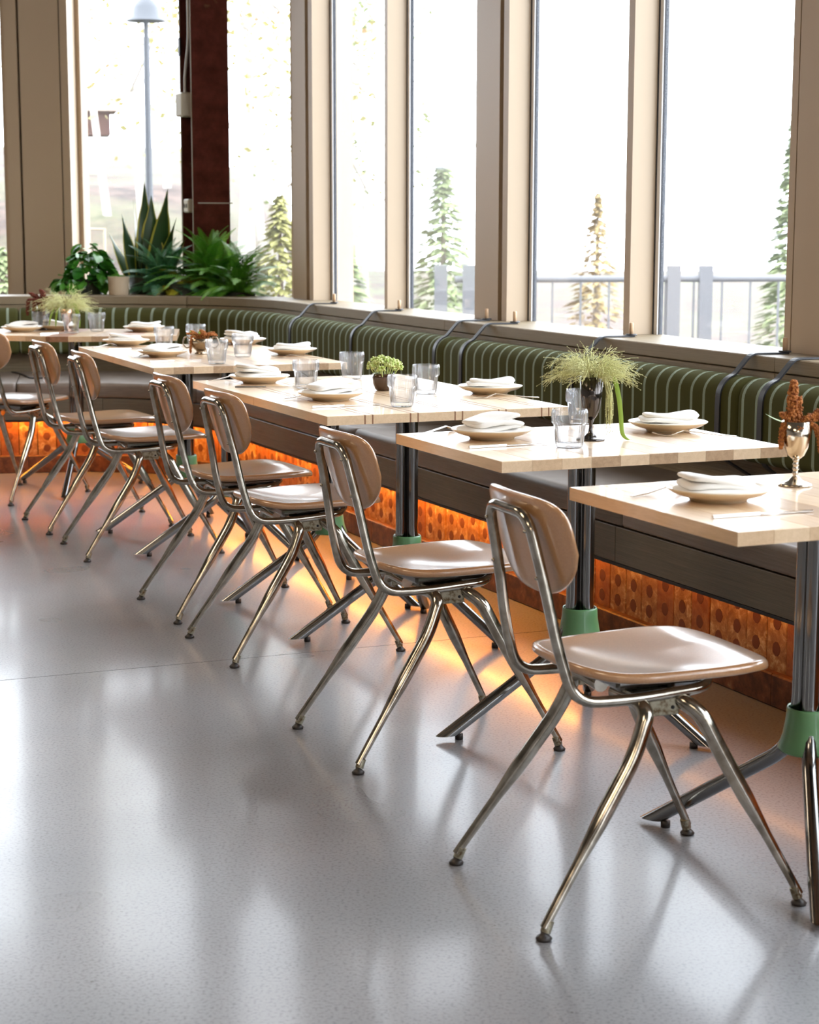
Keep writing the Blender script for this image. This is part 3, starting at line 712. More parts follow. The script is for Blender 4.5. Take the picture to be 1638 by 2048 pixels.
# ================================================================== TABLEWARE
ZT_ = .7502
def make_plate():
    p = MB()
    p.lathe([(0, .0), (.052, 0), (.054, .004), (.058, .006), (.082, .013), (.096, .0215), (.0975, .0235), (.0955, .0245)], 40, 0)
    p.lathe([(.0955, .0245), (.080, .0175), (.064, .0110), (.045, .0095), (0, .0095)], 40, 1); return p.mesh('plate', ['plate', 'plate_in'])
plate_me = make_plate()
def pillow(mb, w, d, h, f, N=18, e=.45):
    """soft folded slab; f(x,y) lifts it"""
    R = [.2, .45, .7, .88, .97, 1.0, .97, .88, .5, .15]; Z = [h, h, h * .98, h * .9, h * .72, h * .45, h * .18, .04 * h, 0, 0]; n = 28; V = []; 
    V.append((0, 0, h + f(0, 0)))
    for r_, z in zip(R, Z):
        for i in range(n):
            a = 2 * pi * i / n; c, s_ = cos(a), sin(a); x = math.copysign(abs(c) ** e, c) * w / 2 * r_; y = math.copysign(abs(s_) ** e, s_) * d / 2 * r_
            V.append((x, y, z + f(x, y)))
    V.append((0, 0, f(0, 0))); Fs = [(0, 1 + i, 1 + (i + 1) % n) for i in range(n)]
    for k in range(len(R) - 1):
        for i in range(n): a = 1 + k * n; Fs.append((a + i, a + n + i, a + n + (i + 1) % n, a + (i + 1) % n))
    a = 1 + (len(R) - 1) * n
    for i in range(n): Fs.append((a + i, len(V) - 1, a + (i + 1) % n))
    o = len(mb.v); mb.add(V, Fs, 0, True)
def make_napkin(seed):
    r = random.Random(seed); m = MB(); z = 0
    lay = 3 + seed % 2
    for i in range(lay):
        w = .128 - .006 * i + r.uniform(-.006, .006); d = .092 - .004 * i + r.uniform(-.006, .006); h = .011; ph = r.uniform(0, 6); am = .0022 + .001 * i
        ox = r.uniform(-.006, .006); oy = r.uniform(-.005, .005); tilt = r.uniform(.02, .10) * (1 if seed % 3 else -1) * i / lay
        k0 = len(m.v); pillow(m, w, d, h, lambda x, y: am * sin(45 * x + ph + 18 * y) + tilt * x * .9 + .25 * tilt * y)
        for j in range(k0, len(m.v)):
            v = m.v[j]; m.v[j] = (v[0] + ox, v[1] + oy, v[2] + z)
        z += h * .80
    return m.mesh('napkin', ['linen'])
nap = [make_napkin(i) for i in range(5)]
TD = radians(23.5)
places = [(.566, 3.355, 0, 'on the nearest table'), (.194, 4.331, 1, 'on the aisle side of the grass goblet table'), (.631, 4.50, 2, 'on the bench side of the grass goblet table'),
          (-.477, 5.86, 3, 'on the aisle side, far half of the sedum bowl pair'), (-.226, 5.29, 1, 'on the aisle side, near half of the sedum bowl pair'), (.239, 5.50, 2, 'on the bench side of the sedum bowl pair'),
          (-1.172, 7.66, 0, 'on the aisle side, far half of the silver bowl pair'), (-.936, 7.02, 4, 'on the aisle side, near half of the silver bowl pair'), (-.455, 7.13, 2, 'on the bench side, near half of the silver bowl pair'), (-.697, 7.75, 3, 'on the bench side, far half of the silver bowl pair'),
          (-1.80, 8.62, 4, 'on the aisle side of the corner table'), (-1.24, 8.66, 2, 'on the right end of the corner table'), (-1.66, 8.77, 0, 'at the back of the corner table behind the glasses')]
for x, y, k, txt in places:
    if y > 8.5: ra = 0.1
    else: ra = TD
    o = link('plate', plate_me, None, (x, y, ZT_), ra); tag(o, 'round cream plate ' + txt, 'plate', 'plates on the banquette tables')
    o = link('napkin', nap[k], None, (x, y, ZT_ + .0115), ra + [-.2, .15, -.35, .1, .3][k]); o.scale = (1.16, 1.16, 1.12); tag(o, 'folded white napkin ' + txt, 'napkin', 'napkins on the plates')

def make_glass():
    m = MB(); n = 128
    rib = lambda k, z: (.0018 if k % 4 in (0, 1) else -.0014) if (.008 < z < .080) else 0.
    m.lathe([(0, 0), (.0285, 0), (.0300, .003), (.0305, .010), (.0350, .052), (.0360, .0535), (.0385, .056), (.0395, .060), (.0400, .078), (.0395, .0865), (.0388, .087)], n, 0, ribs=rib)
    m.lathe([(.0388, .087), (.0378, .0862), (.0375, .060), (.0330, .052), (.0280, .012), (.0, .010)], 48, 0)
    return m.mesh('water_glass', ['tumbler'])
gme = make_glass()
for x, y, txt in [(.361, 4.155, 'in front of the dark grass goblet'), (.435, 4.66, 'behind the dark grass goblet'), (-.318, 5.66, 'left on the sedum bowl pair, beyond the near plate'), (-.021, 5.095, 'nearest the front edge, before the sedum bowl'), (-.188, 6.01, 'at the far left behind the sedum bowl'), (.048, 5.48, 'right of the sedum bowl'),
                  (-.994, 7.50, 'on the far aisle side, left of the handled silver bowl'), (-.694, 6.66, 'nearest the front edge, right of the handled silver bowl'), (-.632, 7.01, 'on the bench side, right of the handled silver bowl'), (-.885, 7.67, 'behind the handled silver bowl'),
                  (-1.555, 8.53, 'in front of the copper cup on the corner table'), (-1.46, 8.66, 'right of the copper cup on the corner table'), (-1.735, 8.74, 'left of the copper cup on the corner table')]:
    o = link('water_glass', gme, None, (x, y, ZT_), 0); tag(o, 'clear ribbed water glass ' + txt, 'glass', 'ribbed glasses on the banquette tables')

def make_knife():
    r = link('knife', None)
    m = MB(); pr = []
    for i in range(9):
        t_ = i / 8; w = .0085 * (1 - .25 * t_); x = t_ * .095
        pr.append((x, w / 2, .0028))
    V = []
    for (x, w, h) in pr: V += [(x, -w, .001), (x, w, .001), (x, w * .7, .0055), (x, -w * .7, .0055)]
    n = len(pr); Fs = [(i * 4 + a, i * 4 + 4 + a, i * 4 + 4 + (a + 1) % 4, i * 4 + (a + 1) % 4) for i in range(n - 1) for a in range(4)] + [(0, 1, 2, 3), (n * 4 - 1, n * 4 - 2, n * 4 - 3, n * 4 - 4)]
    m.add(V, Fs, 0, False); put('handle', m, 'cutlery', r)
    m = MB(); V = [(.095, -.004, .0015), (.095, .004, .0015), (.19, .0065, .0015), (.205, .002, .0015), (.200, -.006, .0015)]; k = 5
    m.add(V + [(a, b, .0035) for a, b, c in V], [(4, 3, 2, 1, 0), (5, 6, 7, 8, 9)] + [(i, (i + 1) % k, (i + 1) % k + k, i + k) for i in range(k)], 0, False); put('blade', m, 'cutlery', r)
    return r
def make_fork():
    r = link('fork', None); m = MB()
    P = [(.19 - .19 * i / 14, 0) for i in range(8)]
    V = []; prof = [(0, .004, .002), (.04, .0042, .004), (.09, .0032, .009), (.125, .0030, .013), (.142, .0085, .007), (.152, .0115, .003)]
    for x, w, z in prof: V += [(x, -w, z), (x, w, z), (x, w, z + .002), (x, -w, z + .002)]
    n = len(prof); m.add(V, [(i * 4 + a, i * 4 + 4 + a, i * 4 + 4 + (a + 1) % 4, i * 4 + (a + 1) % 4) for i in range(n - 1) for a in range(4)] + [(0, 1, 2, 3)], 0, False); put('handle', m, 'cutlery', r)
    m = MB()
    for q in (-.0095, -.0032, .0032, .0095):
        V = []
        for x, z in ((.150, .003), (.165, .0015), (.180, .003), (.198, .008)): V += [(x, q - .0014, z), (x, q + .0014, z), (x, q + .0014, z + .0018), (x, q - .0014, z + .0018)]
        m.add(V, [(i * 4 + a, i * 4 + 4 + a, i * 4 + 4 + (a + 1) % 4, i * 4 + (a + 1) % 4) for i in range(3) for a in range(4)] + [(12, 15, 14, 13)], 0, False)
    put('tines', m, 'cutlery', r); return r
def pp(px, py, z=.75):
    q = Vector((px - 819, py - 1024)); d = Fv * 3700 + R2 * q.x - U2 * q.y; t = (z - 1.25) / d.z; return Vector((d.x * t, d.y * t, z))
kn0 = make_knife(); first = True
# (handle end pixel on the table, second pixel giving the heading)
for (a, b, txt) in [((1425, 1037), (1638, 1023), 'in front of the nearest plate'), ((938, 897), (1100, 888), 'in front of the plate left of the dark grass goblet'), ((624, 816), (790, 809), 'in front of the near plate of the sedum bowl pair'), ((470, 776), (640, 774), 'in front of the far aisle plate of the sedum bowl pair'),
                    ((300, 725), (400, 721), 'in front of the near aisle plate of the silver bowl pair'), ((217, 700), (310, 697), 'in front of the far aisle plate of the silver bowl pair'), ((80, 669), (150, 666), 'white lit, by the aisle plate of the corner table')]:
    k_ = kn0 if first else copy_tree(kn0); first = False
    A, B = pp(*a), pp(*b); k_.location = (A.x, A.y, ZT_); k_.rotation_euler = (0, 0, atan2(B.y - A.y, B.x - A.x)); tag(k_, 'steel table knife ' + txt, 'knife', 'knives on the banquette tables')
fk0 = make_fork(); first = True
for (a, b, txt) in [((1263, 996), (1345, 984), 'behind the nearest plate, handle out'), ((830, 873), (905, 862), 'behind the plate left of the dark grass goblet'), ((566, 800), (604, 796), 'behind the near plate of the sedum bowl pair'), ((1473, 875), (1325, 872), 'beside the napkin plate right of the dark grass goblet'),
                    ((1078, 797), (955, 797), 'beside the bench side plate of the sedum bowl pair'), ((417, 763), (470, 758), 'behind the far aisle plate of the sedum bowl pair'), ((645, 718), (530, 716), 'beside the bench side plate of the silver bowl pair'), ((265, 716), (300, 712), 'by the near aisle plate of the silver bowl pair'), ((186, 697), (215, 694), 'by the far aisle plate of the silver bowl pair')]:
    k_ = fk0 if first else copy_tree(fk0); first = False
    A, B = pp(*a), pp(*b); k_.location = (A.x, A.y, ZT_); k_.rotation_euler = (0, 0, atan2(B.y - A.y, B.x - A.x)); tag(k_, 'steel table fork ' + txt, 'fork', 'forks on the banquette tables')

# ---------------------------------------------------------------- centrepieces
def goblet(loc, H, rb, mat_, label, fancy=False, stemh=.40):
    g = thing('goblet', loc, 0, label, 'goblet')
    m = MB(); sh = H * stemh
    m.lathe([(.0045, sh), (.010, sh + .004), (rb * .55, sh + H * .07), (rb * .80, sh + H * .19), (rb * .95, sh + H * .36), (rb * 1.02, H), (rb * .98, H), (rb * .90, sh + H * .36), (rb * .5, sh + H * .10), (0, sh + .008)], 36); put('bowl', m, mat_, g)
    pr = [(.0, 0), (.033, 0), (.0335, .0025), (.028, .005), (.014, .010), (.006, .018)]
    if fancy:
        z = .020
        while z < sh - .004: pr += [(.0042, z), (.0068, z + .004), (.0042, z + .008)]; z += .0085
    else: pr += [(.0042, .03), (.0042, sh * .7)]
    pr += [(.005, sh)]
    m = MB(); m.lathe(pr, 24); put('stem', m, mat_, g); return g
def amaranth(parent, strands, mat_='amaranth', name='flower_head'):
    for pts, r0 in strands:
        r = random.Random(len(parent.children) + 5); p = catmull(pts, 12); m = MB(); n = len(p)
        m.tube(p, [r0 * (.55 + .45 * sin(pi * min(1, (i + 1) / n * .9 + .1))) * .5 for i in range(n)], 8)
        for i in range(n):
            q = 13
            for k in range(q):
                a = 2 * pi * k / q + r.uniform(0, 1); rr = r0 * (.30 + .85 * sin(pi * min(1, .25 + .75 * i / n)) ** .7) * r.uniform(.6, 1.15)
                m.blob((p[i].x + cos(a) * rr * .8, p[i].y + sin(a) * rr * .8, p[i].z + r.uniform(-1, 1) * rr * .5), r0 * r.uniform(.16, .30))
        put(name, m, mat_, parent)
def leaf_mesh(L, W, droop=.3, n=8, fold=.15):
    m = MB(); V = []; Fs = []
    for i in range(n + 1):
        t_ = i / n; w = W * sin(pi * t_ ** .75) ** .9 * .5 + .0004; x = L * t_; z = -droop * L * t_ * t_
        V += [(x, -w, z + fold * w), (x, 0, z), (x, w, z + fold * w)]
    for i in range(n):
        for a in (0, 1): Fs.append((i * 3 + a, i * 3 + 3 + a, i * 3 + 4 + a, i * 3 + 1 + a))
    m.add(V, Fs, 0, True); return m
g1 = goblet((*pp(1590, 971).xy, ZT_), .125, .0285, 'silver', 'polished silver goblet with turned stem on the nearest table', True)
gx, gy, gz = g1.location
am = thing('amaranth_bunch', (gx, gy, gz + .085), 0, 'rust orange amaranth bunch standing in the silver goblet', 'flowers')
amaranth(am, [([(0, 0, 0), (-.008, 0, .04), (-.010, .0, .08), (-.008, 0, .116)], .012), ([(.004, .004, 0), (.0, .003, .05), (.003, .003, .085)], .010), ([(-.004, -.006, .01), (-.020, -.004, .045), (-.030, 0, .055)], .009),
              ([(-.006, -.004, .02), (-.024, -.008, .035), (-.030, -.008, .01), (-.031, -.008, -.012)], .007), ([(0, -.006, .02), (.012, -.010, .042), (.022, -.010, .05)], .007), ([(.004, -.006, .02), (.02, -.01, .036), (.034, -.01, .03)], .007),
              ([(.008, 0, .02), (.03, .0, .045), (.05, 0, .045), (.07, 0, .01), (.078, 0, -.02)], .010), ([(.01, .0, .02), (.034, .0, .03), (.045, 0, .0), (.046, 0, -.02)], .0065), ([(.01, .004, .03), (.04, .0, .055), (.075, 0, .05), (.092, 0, .0), (.095, 0, -.055)], .011), ([(0, -.01, .02), (-.006, -.02, .03), (.006, -.024, .028)], .007)])
for (rx, rz, z, L) in ((2.9, 0, .035, .05), (.5, 0, .045, .05)):
    o = put('leaf', leaf_mesh(L, .018, -.35), 'blade', am, (-.01 if rx > 1 else .03, 0, z), rx)
g2 = goblet((*pp(1181, 880).xy, ZT_), .148, .0265, 'black_glass', 'dark tarnished goblet holding plume grass', False, .32)
def plume(loc, label, scale, n, seed, blades):
    g = thing('plume_grass', loc, 0, label, 'grass'); r = random.Random(seed); m = MB()
    for i in range(n):
        a = r.uniform(0, 2 * pi); L = scale * r.uniform(.5, 1.0); out = r.uniform(.35, 1.0); up = r.uniform(.12, .55) * (1.3 - out * .6)
        d = Vector((cos(a), sin(a) * .8, 0)); p0 = d * .008; P = []
        for k in range(9): t_ = k / 8; P.append(p0 + d * (L * out * t_) + Vector((0, 0, L * (up * sin(t_ * 2.0) * 1.1 - .25 * out * t_ * t_))))
        m.tube(P, [.0006 * (1 - .6 * k / 8) for k in range(9)], 3, cap=False)
        for b in range(9):
            t_ = r.uniform(.45, 1.); q = P[min(8, int(t_ * 8))]; dd = (P[min(8, int(t_ * 8))] - P[max(0, int(t_ * 8) - 1)]).normalized()
            e = q + (dd + Vector((r.uniform(-.7, .7), r.uniform(-.7, .7), r.uniform(-.5, .4)))) * scale * r.uniform(.08, .20)
            m.tube([q, (q + e) / 2 + Vector((0, 0, .001)), e], [.00045, .0004, .00035], 3, cap=False); m.blob(e, .0011, 0)
    o = put('plume', m, 'grass', g); o['kind'] = 'stuff'
    m = MB()
    for i in range(38):   # the hanging tassel and the thick base tuft
        a = r.uniform(-.5, .5); x0 = .012; P = [Vector((x0, 0, 0))]; L = r.uniform(.5, 1) * .115 * scale / .11
        for k in range(1, 8): t_ = k / 7; P.append(Vector((x0 + .030 * sin(t_ * 1.8) + a * .022 * t_ + r.uniform(-1, 1) * .0015, -.008 * t_ + r.uniform(-1, 1) * .005, .022 * sin(t_ * 3) - L * t_ ** 1.5)))
        m.tube(P, .0005, 3, cap=False); m.blob(P[-1], .0013); m.blob(P[-2], .0012); m.blob(P[-3], .0011)
    for i in range(30):
        a = r.uniform(0, 2 * pi); m.tube([(cos(a) * .006, sin(a) * .006, -.02), (cos(a) * .014, sin(a) * .014, .014), (cos(a) * .03, sin(a) * .03, .022 + r.uniform(-.01, .015))], .0007, 3, cap=False)
    o = put('tassel', m, 'grass', g); o['kind'] = 'stuff'
    for P in blades:
        m = MB(); pts = catmull(P, 6); V = []; N_ = len(pts)
        for i, p in enumerate(pts):
            w = .0055 * sin(pi * min(1, (i + 1.5) / (N_ + 1))) ** .6; V += [p + Vector((-w, 0, -.0006)), p + Vector((0, -.0012, 0)), p + Vector((w, 0, .001))]
        m.add(V, [(i * 3 + a, i * 3 + 1 + a, i * 3 + 4 + a, i * 3 + 3 + a) for i in range(N_ - 1) for a in (0, 1)], 0, True); put('leaf_blade', m, 'blade', g)
    return g
plume((g2.location.x, g2.location.y, g2.location.z + .146), 'pale green plume grass spraying from the dark goblet', .132, 190, 4,
      [[Vector((.0, -.004, -.02)), Vector((.022, -.006, .018)), Vector((.048, -.01, .008)), Vector((.062, -.012, -.04)), Vector((.068, -.014, -.085)), Vector((.072, -.016, -.128)), Vector((.085, -.018, -.143)), Vector((.094, -.018, -.142))]])
# sedum bowl
b3 = thing('flower_bowl', (*pp(768, 781).xy, ZT_), 0, 'small dark lacquered bowl on the middle table', 'bowl')
m = MB(); m.lathe([(0, 0), (.022, 0), (.028, .006), (.034, .022), (.036, .040), (.034, .052), (.031, .052), (.032, .038), (.02, .012), (0, .010)], 28); put('bowl', m, 'gourd', b3)
se = thing('sedum', (b3.location.x, b3.location.y, ZT_ + .052), 0, 'pale green sedum cluster filling the dark bowl', 'flowers')
se.scale = (1.15, 1.15, 1.15)
r = random.Random(8)
for i in range(17):
    a = i * 2.4; q = sqrt(i / 17) * .046; cx, cy, cz = cos(a) * q, sin(a) * q, .034 - q * q * 12 + r.uniform(-.004, .006); m = MB()
    m.tube([(cos(a) * .006, sin(a) * .006, -.035), (cx, cy, cz)], .0015, 5)
    for j in range(46):
        d = Vector((r.gauss(0, 1), r.gauss(0, 1), abs(r.gauss(0, 1)) * .8)).normalized() * .0135 * r.uniform(.6, 1); m.blob((cx + d.x, cy + d.y, cz + d.z), r.uniform(.0020, .0034))
    put('floret', m, 'sedum', se)
# handled silver bowl
b4 = thing('sugar_bowl', (*pp(402, 708).xy, ZT_), 0, 'old silver bowl with two looped handles on the far pair', 'bowl')
m = MB(); m.lathe([(0, 0), (.024, 0), (.025, .003), (.016, .009), (.022, .016), (.040, .030), (.046, .046), (.044, .060), (.040, .060), (.041, .046), (.03, .024), (0, .02)], 32); put('bowl', m, 'old_silver', b4)
for sg in (-1, 1):
    m = MB(); m.tube(catmull([(sg * .042, 0, .028), (sg * .056, 0, .024), (sg * .068, 0, .040), (sg * .064, 0, .060), (sg * .052, 0, .066), (sg * .043, 0, .058)], 6), .0028, 8); put('handle', m, 'old_silver', b4)
dr = thing('dried_flowers', (b4.location.x, b4.location.y, ZT_ + .056), 0, 'rust and ochre dried flowers in the handled silver bowl', 'flowers')
amaranth(dr, [([(0, 0, 0), (-.02, 0, .02), (-.05, 0, .022)], .010), ([(0, .0, 0), (.01, 0, .025), (.0, 0, .035)], .010), ([(.01, 0, 0), (.03, 0, .02), (.05, 0, .018)], .010), ([(-.01, -.02, 0), (-.03, -.03, .012), (-.036, -.034, -.03), (-.036, -.034, -.05)], .006), ([(.0, -.01, 0), (.01, -.02, .02), (.02, -.03, .022)], .009), ([(-.015, 0, 0), (-.03, .01, .025), (-.04, .02, .03)], .009), ([(.02, 0, 0), (.04, .01, .025), (.06, .01, .014)], .008)])
for a in (.6, 1.7, 2.6): put('leaf', leaf_mesh(.03, .012, -.6), 'blade', dr, (cos(a) * .02, -.01, .015), a)
# corner table: copper cup with grass, dark vase with brown amaranth
cc_ = Vector((-1.60, 8.66))
g5 = thing('copper_cup', (cc_.x, cc_.y, ZT_), 0, 'tall copper cup behind a glass on the corner table', 'cup')
m = MB(); m.lathe([(0, 0), (.026, 0), (.026, .004), (.008, .014), (.007, .03), (.02, .045), (.026, .08), (.031, .105), (.029, .105), (.024, .08), (0, .045)], 28); put('bowl', m, 'copper', g5)
plume((cc_.x, cc_.y, ZT_ + .105), 'soft green plume grass spraying from the copper cup', .17, 200, 9,
      [[Vector((0, 0, -.02)), Vector((.03, 0, .02)), Vector((.05, -.01, -.02)), Vector((.058, -.01, -.08))], [Vector((0, 0, -.02)), Vector((.035, 0, .025)), Vector((.06, -.01, -.03)), Vector((.062, -.01, -.088))], [Vector((0, 0, -.02)), Vector((-.04, 0, .015)), Vector((-.07, -.01, -.03)), Vector((-.08, -.01, -.08))], [Vector((0, 0, -.02)), Vector((-.03, 0, .02)), Vector((-.045, -.01, -.03)), Vector((-.05, -.01, -.085))]])
g6 = thing('bud_vase', (-1.745, 8.80, ZT_), 0, 'small dark vase of brown amaranth at the back of the corner table', 'vase')
m = MB(); m.lathe([(0, 0), (.02, 0), (.026, .02), (.024, .06), (.018, .09), (.02, .11), (.017, .11), (.015, .09), (0, .05)], 20); put('body', m, 'gourd', g6)
am2 = thing('amaranth_bunch', (-1.745, 8.80, ZT_ + .10), 0, 'dark brown drooping amaranth beside the copper cup', 'flowers')
amaranth(am2, [([(0, 0, 0), (-.02, 0, .05), (-.05, 0, .07)], .014), ([(0, 0, 0), (.01, 0, .06), (.0, 0, .085)], .014), ([(0, 0, .01), (.04, 0, .05), (.06, 0, .03)], .014), ([(0, -.01, .02), (-.05, -.02, .04), (-.062, -.02, -.03)], .011), ([(0, -.01, .02), (.01, -.03, .03), (.02, -.03, -.03)], .010), ([(0, -.01, .02), (-.02, -.03, .04), (-.03, -.03, -.02)], .012), ([(0, 0, .02), (.05, -.01, .04), (.07, 0, -.01)], .010)], 'amaranth_dark')

# ================================================================== STEEL COLUMN AND PLANTS
col = thing('steel_column', (-1.15, 10.56, 0), radians(24), 'red oxide steel column with conduit and outlet boxes behind the plants', 'column')
m = MB(); m.box((0, -.10, 1.85), (.215, .014, 3.7), 0)
m.box((-.1072, -.10, 1.85), (.002, .0142, 3.7), 1); put('front_flange', m, ['rust', 'rust_edge'], col)
m = MB(); m.box((0, .10, 1.85), (.215, .014, 3.7), 0); m.box((-.1072, .10, 1.85), (.004, .0142, 3.7), 1); put('rear_flange', m, ['rust', 'rust_edge'], col)
m = MB(); m.box((0, 0, 1.85), (.012, .186, 3.7), 0); put('web', m, 'dark_web', col)
m = MB(); m.tube(fillet([(-.085, .0, 3.6), (-.085, .0, 2.25), (-.10, .03, 2.05), (-.10, .03, 1.96)], .05, 5), .010, 10); put('conduit', m, 'conduit', col)
m = MB(); m.box((-.10, .02, 1.90), (.09, .12, .13), 0, 0, .008); put('junction_box', m, 'box_white', col)
m = MB(); m.box((-.10, .01, 1.345), (.03, .085, .075), 0, 0, .006)
for q in (-.018, .018): m.box((-.117, .01 + q, 1.345), (.004, .006, .022), 1)
put('outlet_box', m, ['box_white', 'black_metal'], col)
m = MB(); m.box((.02, -.1095, 1.36), (.20, .006, .006), 0); put('strap_rod', m, 'conduit', col)
m = MB(); m.box((-.112, .09, 2.22), (.008, .03, .10), 0); put('clip', m, 'black_metal', col)

def pot(name, x, y, z, rt, rb, h, label, mat_='pot'):
    p = thing(name, (x, y, z), 0, label, 'planter'); m = MB(); m.lathe([(0, 0), (rb, 0), (rt, h), (rt * .93, h), (rt * .9, h * .85), (0, h * .84)], 28); put('body', m, mat_, p)
    m = MB(); m.lathe([(rt * .89, h * .85), (rt * .6, h * .90), (0, h * .92)], 20); put('soil', m, 'soil', p); return p
# shelf behind the ledge in the corner
m = MB(); m.add([], []); 
sh = MB(); sweep(sh, rect(.70, .98, .73, .76), .25, 2.3, .26); o = put('plant_shelf', sh, 'ash_top'); tag(o, 'low shelf behind the curved ledge carrying the potted plants', 'shelf')
lg = MB(); 
for s in (.4, 1.0, 1.6, 2.2):
    p, a = path(s, .86, .26); lg.box((p.x, p.y, .365), (.03, .03, .73), 0, a)
put('support', lg, 'black_metal', o)
ZP = .761
def frond_mesh(L, seed, mat_, lw=.05):
    r = random.Random(seed); m = MB(); n = 32; V = []
    P = [Vector((L * t_ * (1 - .12 * t_), 0, L * (.62 * t_ - .66 * t_ * t_))) for t_ in [i / n for i in range(n + 1)]]
    m.tube(P, [.0022 * (1 - .7 * i / n) for i in range(n + 1)], 4, cap=False)
    for i in range(2, n):
        t_ = i / n; l = lw * sin(pi * (t_ * .85 + .12)) * r.uniform(.85, 1.1); w = L / n * .30; p = P[i]; d = (P[i + 1] - P[i - 1]).normalized()
        for sg in (-1, 1):
            tip = p + d * l * .35 + Vector((0, sg * l, -l * .25))
            m.add([p - d * w, p + d * w, tip.lerp(p, .4) + d * w * 1.1, tip, tip.lerp(p, .4) - d * w * .8], [(0, 1, 2, 3, 4)], 0, False)
    return m.mesh('frond', [mat_])
def fern(x, y, z, n, L, seed, mat_, label, zoff=.14, spread=1.0):
    f = thing('fern', (x, y, z), 0, label, 'fern', None); r = random.Random(seed); ms = [frond_mesh(L * q, seed + i, mat_, .045) for i, q in enumerate((1., .85, .7, .55))]
    pt = MB(); pt.lathe([(0, 0), (.07, 0), (.095, zoff), (.088, zoff), (.08, zoff * .9), (0, zoff * .88)], 24); put('pot', pt, 'pot_dark', f)
    for i in range(n):
        o = link('frond', ms[i % 4], f, (r.uniform(-.03, .03), r.uniform(-.03, .03), zoff * .9)); o.rotation_euler = (r.uniform(-.3, .3), -r.uniform(-.55, 1.30) * spread, r.uniform(0, 2 * pi))
    return f
fern(-1.10, 10.24, ZP, 120, .42, 11, 'fern', 'big bright green fern in front of the red steel column')
fern(-1.36, 10.26, ZP, 84, .34, 22, 'fern_blue', 'blue green fern below the snake plant')
fern(-.93, 10.10, ZP, 84, .36, 33, 'fern', 'feathery green fern right of the red steel column', .12)
fern(-1.24, 10.19, ZP, 9, .20, 44, 'fern_yellow', 'small yellowing fern low between the two larger ferns', .16)
sp = thing('snake_plant', (-1.475, 10.42, ZP), 0, 'snake plant with dark yellow edged blades beside the fern', 'plant')
pt = MB(); pt.lathe([(0, 0), (.075, 0), (.10, .20), (.092, .20), (.085, .18), (0, .17)], 24); put('pot', pt, 'pot_dark', sp)
r = random.Random(2)
for (dx, lean, H, w, ph) in [(q[0] * .75, q[1] * .7, q[2] - .09, q[3] * 1.5, q[4]) for q in [(-.07, -.10, .50, .030, .3), (-.035, -.05, .58, .032, .9), (0, .0, .68, .040, .1), (.03, .02, .60, .044, -.2), (.06, .11, .64, .046, .2), (.08, .15, .48, .036, .6), (-.10, -.17, .40, .028, .5), (-.01, -.02, .46, .036, 1.2), (.05, .05, .42, .038, -.6), (.10, .19, .36, .03, .1)]]:
    m = MB(); n = 12; V = []
    for i in range(n + 1):
        t_ = i / n; ww = w * (.55 + .45 * sin(pi * min(1, t_ * 1.1 + .15))) * (1 - max(0, t_ - .66) / .34) ** .8 if t_ < 1 else 0.0005
        a = ph + .9 * t_; cx = dx + lean * t_ * 1.1; cz = .16 + (H - .03) * t_; cy = r.uniform(-.001, .001)
        for q in (-1, -.78, 0, .78, 1): V.append((cx + cos(a) * ww * q * .5 * 1.9, cy + sin(a) * ww * q * .9 + abs(q) * .006, cz))
    k = 5; m.add(V, [(i * k + a, i * k + a + 1, (i + 1) * k + a + 1, (i + 1) * k + a) for i in range(n) for a in (1, 2)], 0, True); m.add(V, [(i * k + a, i * k + a + 1, (i + 1) * k + a + 1, (i + 1) * k + a) for i in range(n) for a in (0, 3)], 1, True)
    put('leaf', m, ['snake', 'snake_edge'], sp)
po = thing('pothos', (-1.78, 10.28, ZP), 0, 'glossy green pothos with heart leaves left of the snake plant', 'plant')
pt = MB(); pt.lathe([(0, 0), (.07, 0), (.09, .18), (.083, .18), (.08, .16), (0, .15)], 24); put('pot', pt, 'pot_dark', po)
def heart(L):
    m = MB(); V = [(0, 0, 0)]; n = 14
    for i in range(n + 1):
        t_ = i / n; a = -pi + 2 * pi * t_; rr = L * .5 * (1.05 - .35 * abs(sin(a / 2 + pi / 2)) ** 3); V.append((L * .42 + cos(a) * rr * 1.05 + (L * .15 if abs(a) < .3 else 0), sin(a) * rr * .85, -.25 * L * (cos(a) * .5 + .5) ** 2 + .06 * L * abs(sin(a))))
    m.add(V, [(0, i, i + 1) for i in range(1, n + 1)], 0, True); return m.mesh('leaf', ['pothos'])
hl = [heart(.085), heart(.065), heart(.05)]
for i in range(190):
    a = r.uniform(0, 2 * pi); q = r.uniform(.02, .175); o = link('leaf', hl[i % 3], po, (cos(a) * q, sin(a) * q * .8, .12 + .30 * (1 - q / .20) * r.uniform(.05, 1.05) + (.03 if cos(a) > 0 else 0))); o.rotation_euler = (r.uniform(-.7, .7), r.uniform(-.3, .9), a + r.uniform(-.7, .7))
pot('planter_pot', -1.585, 10.14, ZP, .058, .05, .20, 'plain beige planter pot between the pothos and the fern')

